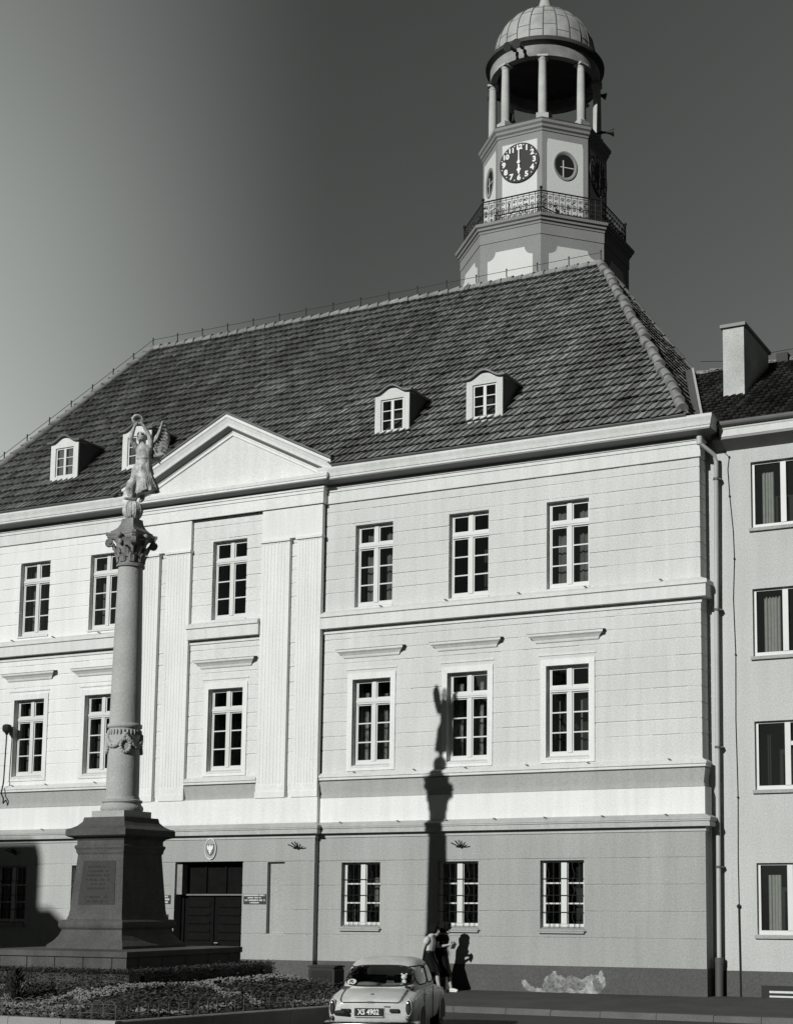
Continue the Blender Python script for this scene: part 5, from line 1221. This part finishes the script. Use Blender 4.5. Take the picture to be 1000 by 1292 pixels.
# trunk lid gap, emblem, handle, plate, lights, bumper
tp = lambda x_, y_: np.interp(y_, [s_[0] for s_ in st], [s_[2] for s_ in st])
b = MB(); pts = []
for x_, y_ in [(-.545, .62), (-.545, .45), (-.54, .28), (-.53, .16), (-.525, .085), (-.505, .045), (-.47, .03), (0, .022), (.47, .03), (.505, .045), (.525, .085), (.53, .16), (.54, .28), (.545, .45), (.545, .62)]:
    pts.append((x_, y_ - .012, float(tp(x_, y_)) - (.03 if abs(x_) > .45 else .012) + .004))
b.tube(pts, .007, 5); b.build('trunk_gap', 'rubber', CAR)
b = MB(); b.extr([(-.035, 0, .86), (0, 0, .875), (.035, 0, .86), (0, 0, .835)], (0, .1, 0)); em = b.build('badge', 'chrome', CAR); em.location = (0, .19, -.005)
b = MB(); b.tube([(-.05, -.02, .0), (.05, -.02, 0)], .014, 8); b.tube([(0, -.02, 0), (0, .05, 0)], .012, 6); hn = b.build('boot_handle', 'chrome', CAR); hn.location = (0, .03, .735)
for s_ in (-1, 1):
    b = MB(); prof = [(cos(a) * .048, sin(a) * .125) for a in np.linspace(0, 2 * pi, 24, endpoint=False)]
    b.loft([[(x_ * k, y_, z_ * k) for x_, z_ in prof] for k, y_ in ((1.0, .06), (1.0, -.01), (.8, -.028), (.4, -.036))]); tl = b.build('tail_light', 'lens', CAR, smooth=True, auto=50); tl.location = (s_ * .655, .055, .64)
    b = MB(); b.loft([[(x_ * k, y_, z_ * k) for x_, z_ in prof] for k, y_ in ((1.16, .06), (1.16, -.004), (1.0, -.006), (1.0, .03))]); b.build('light_rim', 'carpaint', tl, smooth=True, auto=50)
    b = MB(); b.ball((0, -.03, .07), (.030, .014, .034), 10, 8); b.build('reflector', 'chrome', tl, smooth=True)
    b = MB(); b.ball((s_ * .655, .045, .46), (.04, .03, .04), 12, 8); b.build('reversing_light', 'lens', CAR, smooth=True)
    b = MB(); b.box(s_ * .42 - .075, s_ * .42 + .075, -.02, .03, .565, .62); b.build('bumper_bracket', 'rubber', CAR)
b = MB(); b.box(-.24, .24, -.014, .03, .50, .63); pl = b.build('number_plate', 'black', CAR); pl.location = (-.02, 0, .0)
b = MB(); b.tube([(-.25, -.016, .49), (.25, -.016, .49), (.25, -.016, .64), (-.25, -.016, .64), (-.25, -.016, .49)], .007, 5); b.build('plate_rim', 'signlite', pl)
me = text_mesh('XS 4902', .125, .002, .003); me.materials.append(MT['clockwhite'])
o = bpy.data.objects.new('plate_number', me); COL.objects.link(o); o.parent = pl; o.matrix_local = Matrix.Translation((0, -.018, .565)) @ Matrix.Rotation(pi / 2, 4, 'X') @ Matrix.Diagonal((.85, 1, 1, 1))
b = MB(); pts = [(-.78, .30, .36), (-.77, .06, .36), (-.6, -.05, .36), (0, -.09, .36), (.6, -.05, .36), (.77, .06, .36), (.78, .30, .36)]; b.tube(pts, .05, 10); b.build('bumper', 'chrome', CAR, smooth=True)
b = MB(); b.tube([(-.58, .03, .545), (-.42, -.02, .555), (-.38, -.02, .53)], [.045, .05, .03], 8, True, True); b.build('exhaust_shield', 'rubber', CAR)
b = MB(); b.box(.24, .34, .0, .02, .655, .668); b.build('name_trim', 'chrome', CAR)
# door line and wheel arches on the right flank
for s_ in (1, -1):
    b = MB(); b.tube([(s_ * (np.interp(y_, [q[0] for q in st], [q[3] for q in st]) - .035), y_, float(np.interp(y_, [q[0] for q in st], [q[5] for q in st])) - .045) for y_ in np.linspace(.3, 3.7, 24)], .009, 5); b.build('side_trim', 'chrome', CAR)
    b = MB(); b.tube([(s_ * .782, 1.12, .80), (s_ * .80, 1.14, .80), (s_ * .80, 1.26, .80), (s_ * .782, 1.28, .80)], .012, 6); b.build('door_handle', 'chrome', CAR)
b = MB(); b.tube([(.776, 1.02, .90), (.785, 1.0, .7), (.775, 1.02, .36)], .008, 5); b.tube([(.776, 2.0, .90), (.778, 2.02, .7), (.77, 2.05, .33)], .008, 5); b.build('door_gap', 'rubber', CAR)
for y_ in (.86, 3.22):
    for s_ in (-1, 1):
        b = MB(); b.lathe([(.14, -.09), (.27, -.09), (.315, -.05), (.32, 0), (.315, .05), (.27, .09), (.14, .09)], (0, 0), 28); wh = b.build('wheel', 'rubber', CAR, smooth=True, auto=40); wh.location = (s_ * .665, y_, .32); wh.rotation_euler = (0, pi / 2, 0)
        b = MB(); b.lathe([(.0, .07 * s_), (.10, .10 * s_), (.17, .085 * s_), (.19, .06 * s_)], (0, 0), 24, False); b.build('rim', 'chrome', wh, smooth=True)
        b = MB(); N_ = 24
        b.loft([[(s_ * (.782 + dx), y_ + r_ * cos(a), .32 + r_ * sin(a)) for a in np.linspace(-.2, pi + .2, N_)] for r_, dx in ((.33, .0), (.36, .006), (.385, -.006))], False, False); b.build('wheel_arch', 'carpaint', CAR, smooth=True)
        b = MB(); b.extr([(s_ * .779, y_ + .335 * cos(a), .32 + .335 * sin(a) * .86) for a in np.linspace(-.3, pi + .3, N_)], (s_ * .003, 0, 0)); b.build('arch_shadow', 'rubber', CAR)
# cabin: shelf, seats, cushion, papers, toy
b = MB(); b.box(-.62, .62, .70, 1.05, .90, .955); b.build('parcel_shelf', 'seat', CAR)
b = MB()
for x_ in (-.33, .33): b.extr([(x_ - .25, 2.0, .5), (x_ - .25, 1.85, 1.08), (x_ - .25, 1.93, 1.10), (x_ - .25, 2.12, .5)], (.5, 0, 0))
b.box(-.6, .6, 1.1, 1.25, .5, .99); b.build('seat', 'seat', CAR)
b = MB(); b.ball((-.22, .84, .985), (.22, .1, .05), 16, 10); b.build('cushion', 'cloth_mid', CAR, smooth=True)
b = MB(); b.box(.05, .42, .80, .92, .957, .985); b.obox((.3, .86, 1.0), (.18, .02, 0), (0, .05, 0), (0, 0, .012)); b.build('newspaper', 'cloth_mid', CAR)
b = MB(); b.ball((.45, .80, 1.02), (.05, .045, .06), 12, 10); b.ball((.45, .80, 1.12), (.055, .05, .05), 12, 10); b.ball((.41, .8, 1.17), .02, 8, 6); b.ball((.49, .8, 1.17), .02, 8, 6); b.box(.38, .52, .79, .81, .95, 1.0); b.build('toy', 'cloth_pale', CAR, smooth=True)
b = MB(); e_ = [(.085 * cos(a), .062 * sin(a)) for a in np.linspace(0, 2 * pi, 30, endpoint=False)]; b.extr([(x_, 0, z_) for x_, z_ in e_], (0, .003, 0)); stk = b.build('oval_sticker', 'cloth_pale', CAR)
pt = gp(th_of(-.70, 'rear'), 1.035); stk.location = pt + Vector((.0, -.012, 0)); stk.rotation_euler = (radians(-40), 0, radians(-12))
me = text_mesh('PL', .085, .001, .003); me.materials.append(MT['black']); o = bpy.data.objects.new('sticker_letters', me); COL.objects.link(o); o.parent = stk; o.matrix_local = Matrix.Translation((0, -.003, 0)) @ Matrix.Rotation(pi / 2, 4, 'X')
b = MB(); b.tube([(.55, .55, .96), (.52, .58, .965), (.60, .50, .95)], .022, 6); b.build('filler_cap', 'rubber', CAR)
b = MB(); b.box(-.02, .14, 2.35, 2.37, 1.29, 1.34); b.build('rear_mirror', 'rubber', CAR)

# ================================================================== PEOPLE
def person(loc, rz, label, blouse, skirt, hairm, bag, headdown, puffy, shoes, hair_r):
    """walks along local +x; y is the left side"""
    T = thing('person', label, 'person', loc, rz=rz, group=None)
    b = MB(); V = Vector
    hip = V((0, 0, .86)); ch = V((.03, 0, 1.22)); nk = V((.06, 0, 1.36)); hd_c = V((.06 + .10 * headdown, 0, 1.475 - .02 * headdown))
    # legs mid-stride
    for s_, fx, kx, kz_, fz in ((1, .26, .20, .47, .07), (-1, -.24, -.06, .45, .10)):
        b.tube([V((0, s_ * .085, .84)), V((kx * .55, s_ * .08, .66)), V((kx, s_ * .07, kz_)), V(((kx + fx) / 2 - .02, s_ * .07, (kz_ + fz) / 2 + .03)), V((fx, s_ * .07, fz + .02))], [.088, .075, .052, .05, .034], 12, True, True)
        b.tube([V((fx - .03, s_ * .07, fz - .015)), V((fx + .10, s_ * .075, fz - .03)), V((fx + .16, s_ * .078, fz - .035))], [.032, .034, .026], 10, True, True)
    def er(x_, z_, rx, ry): return [(x_ + rx * cos(a), ry * sin(a), z_) for a in np.linspace(0, 2 * pi, 26, endpoint=False)]
    b.loft([er(0, .76, .09, .14), er(-.01, .86, .115, .17), er(.0, .96, .10, .145), er(.01, 1.04, .09, .125), er(.025, 1.14, .105, .14), er(.03, 1.24, .105, .155), er(.035, 1.31, .08, .15), er(.05, 1.36, .055, .08), er(.06, 1.40, .045, .05)])
    b.tube([nk, hd_c + V((-.02, 0, -.03))], [.05, .045], 12)
    b.ball(tuple(hd_c + V((-.01, 0, .03))), (.092, .075, .105), 20, 14); b.ball(tuple(hd_c + V((.035, 0, -.05))), (.055, .055, .06), 14, 10)
    b.tube([hd_c + V((.082, 0, .03)), hd_c + V((.105, 0, -.012)), hd_c + V((.085, 0, -.02))], [.010, .015, .010], 8)
    b.tube([hd_c + V((.078, -.02, -.052)), hd_c + V((.085, 0, -.052)), hd_c + V((.078, .02, -.052))], .010, 6)
    for s_ in (-1, 1): b.ball(tuple(hd_c + V((-.005, s_ * .075, .0))), (.02, .012, .03), 8, 6); b.ball(tuple(hd_c + V((.072, s_ * .03, .02))), (.014, .014, .010), 8, 6)
    # arms
    arms = {}
    for s_ in (1, -1):
        sh_ = V((.03, s_ * .165, 1.30))
        if bag and s_ == 1: el_ = V((.07, s_ * .20, 1.06)); wr = V((.24, s_ * .10, 1.12))
        elif bag: el_ = V((.06, s_ * .20, 1.05)); wr = V((.25, s_ * .06, 1.10))
        else:
            el_ = V((-.04 + .03 * s_, s_ * .205, 1.04)); wr = V((.0 + .10 * s_, s_ * .205, .80))
        b.tube([sh_, sh_.lerp(el_, .5) + V((-.005, 0, 0)), el_, el_.lerp(wr, .4), wr], [.052, .045, .038, .037, .026], 12, True, True)
        d = (wr - el_).normalized(); sd2 = V((0, s_, 0)); pm = d.cross(sd2).normalized()
        b.tube([wr, wr + d * .05, wr + d * .085], [.026, .034, .030], 10, True, True)
        for k, (lk, off_) in enumerate(((.062, -.024), (.072, -.008), (.068, .009), (.052, .025))):
            r0 = wr + d * .085 + pm * off_; b.tube([r0, r0 + d * lk * .5, r0 + d * lk * .85 - sd2 * .018], [.0095, .009, .008], 8, True, True)
        b.tube([wr + d * .03 + pm * -.028, wr + d * .055 + pm * -.05, wr + d * .085 + pm * -.055], [.012, .011, .009], 8, True, True)
        arms[s_] = (sh_, el_, wr)
    body = remeshed(b, 'body', 'skin', T, .009, 3)
    c = MB(); 
    def fr(x_, z_, rx, ry, f_=.0, n_=9, ph=0): return [(x_ + rx * cos(a) * (1 + f_ * sin(n_ * a + ph)), ry * sin(a) * (1 + f_ * sin(n_ * a + ph)), z_) for a in np.linspace(0, 2 * pi, 60, endpoint=False)]
    c.loft([fr(.0, .97, .122, .165, .01), fr(.01, 1.03, .118, .158, .02), fr(.025, 1.14, .132, .168, .02), fr(.03, 1.24, .130, .178, .015), fr(.035, 1.31, .10, .170), fr(.05, 1.355, .068, .095), fr(.055, 1.375, .058, .070)], True, False)
    c.build('blouse', blouse, T, smooth=True)
    c = MB()
    for s_ in (1, -1):
        sh_, el_, wr = arms[s_]
        if puffy: c.tube([sh_ + V((0, -s_ * .03, .01)), sh_ + (el_ - sh_) * .12, sh_ + (el_ - sh_) * .36, sh_ + (el_ - sh_) * .50, sh_ + (el_ - sh_) * .55], [.06, .076, .078, .060, .052], 14)
        else: c.tube([sh_ + V((0, -s_ * .03, .01)), sh_ + (el_ - sh_) * .2, sh_ + (el_ - sh_) * .48], [.06, .064, .060], 14)
    c.build('sleeve', blouse, T, smooth=True)
    c = MB(); hem = .50 if puffy else .36
    c.loft([fr(.02, hem, .30, .20, .06, 11), fr(.015, hem + .16, .24, .195, .05, 11, .1), fr(.0, .78, .175, .19, .03, 11, .2), fr(-.005, .88, .142, .182, .01), fr(.0, 1.0, .119, .160)], True, False); c.build('skirt', skirt, T, smooth=True)
    c = MB(); c.loft([fr(.0, .975, .126, .168), fr(.0, 1.01, .124, .165)], True, False); c.build('belt', 'rubber', T, smooth=True)
    c = MB(); c.loft([fr(.055, 1.35, .075, .10), fr(.058, 1.375, .066, .08), fr(.06, 1.385, .058, .068)], True, False); c.build('collar', 'cloth_pale', T, smooth=True)
    # hair: a lumpy cap of curls
    c = MB(); hr = hair_r
    for _ in range(170):
        a = random.uniform(0, 2 * pi); q = random.uniform(-.55, 1.2); d = V((cos(a) * cos(q), sin(a) * cos(q), sin(q)))
        if d.x > .45 and q < .55: continue
        c.ball(tuple(hd_c + V((-.025, 0, .04)) + V((d.x * (.088 + hr), d.y * (.08 + hr), d.z * (.10 + hr * .8)))), random.uniform(.022, .036), 7, 5)
    c.ball(tuple(hd_c + V((-.03, 0, .05))), (.092 + hr * .8, .086 + hr * .8, .10 + hr * .6), 16, 12)
    remeshed(c, 'hair', hairm, T, .012, 1)
    for s_, fx, fz in ((1, .26, .07), (-1, -.24, .10)):
        c = MB(); c.tube([V((fx - .055, s_ * .07, fz - .015)), V((fx + .02, s_ * .072, fz - .018)), V((fx + .10, s_ * .075, fz - .028)), V((fx + .165, s_ * .078, fz - .034))], [.036, .038, .042, .032], 12, True, True)
        c.box(fx - .08, fx + .19, s_ * .073 - .038, s_ * .073 + .038, fz - .07, fz - .045); c.build('shoe', shoes, T, smooth=True, auto=50)
    return T
PA = person((-6.75, -1.35, -.075), radians(10), 'woman in light puff-sleeved blouse and dark skirt walking behind the car', 'blouse', 'skirt', 'hair', False, 1.0, True, 'rubber', .025)
PB = person((-6.68, -.86, -.07), radians(-8), 'woman all in dark clothes with bushy hair and white shoes, head bowed, by the wall', 'skirt', 'skirt', 'hair', True, 1.0, False, 'shoe', .055)
PA.scale = (1.04, 1.04, 1.04); PB.scale = (1.06, 1.06, 1.06)
c = MB(); c.obox((.33, .05, 1.16), (.03, 0, .06), (0, .09, 0), (-.03, 0, .03)); bk = c.build('booklet', 'cloth_mid'); tag(bk, 'small pale booklet held by the woman in dark clothes', 'booklet')
bk.location = PB.location; bk.rotation_euler = PB.rotation_euler
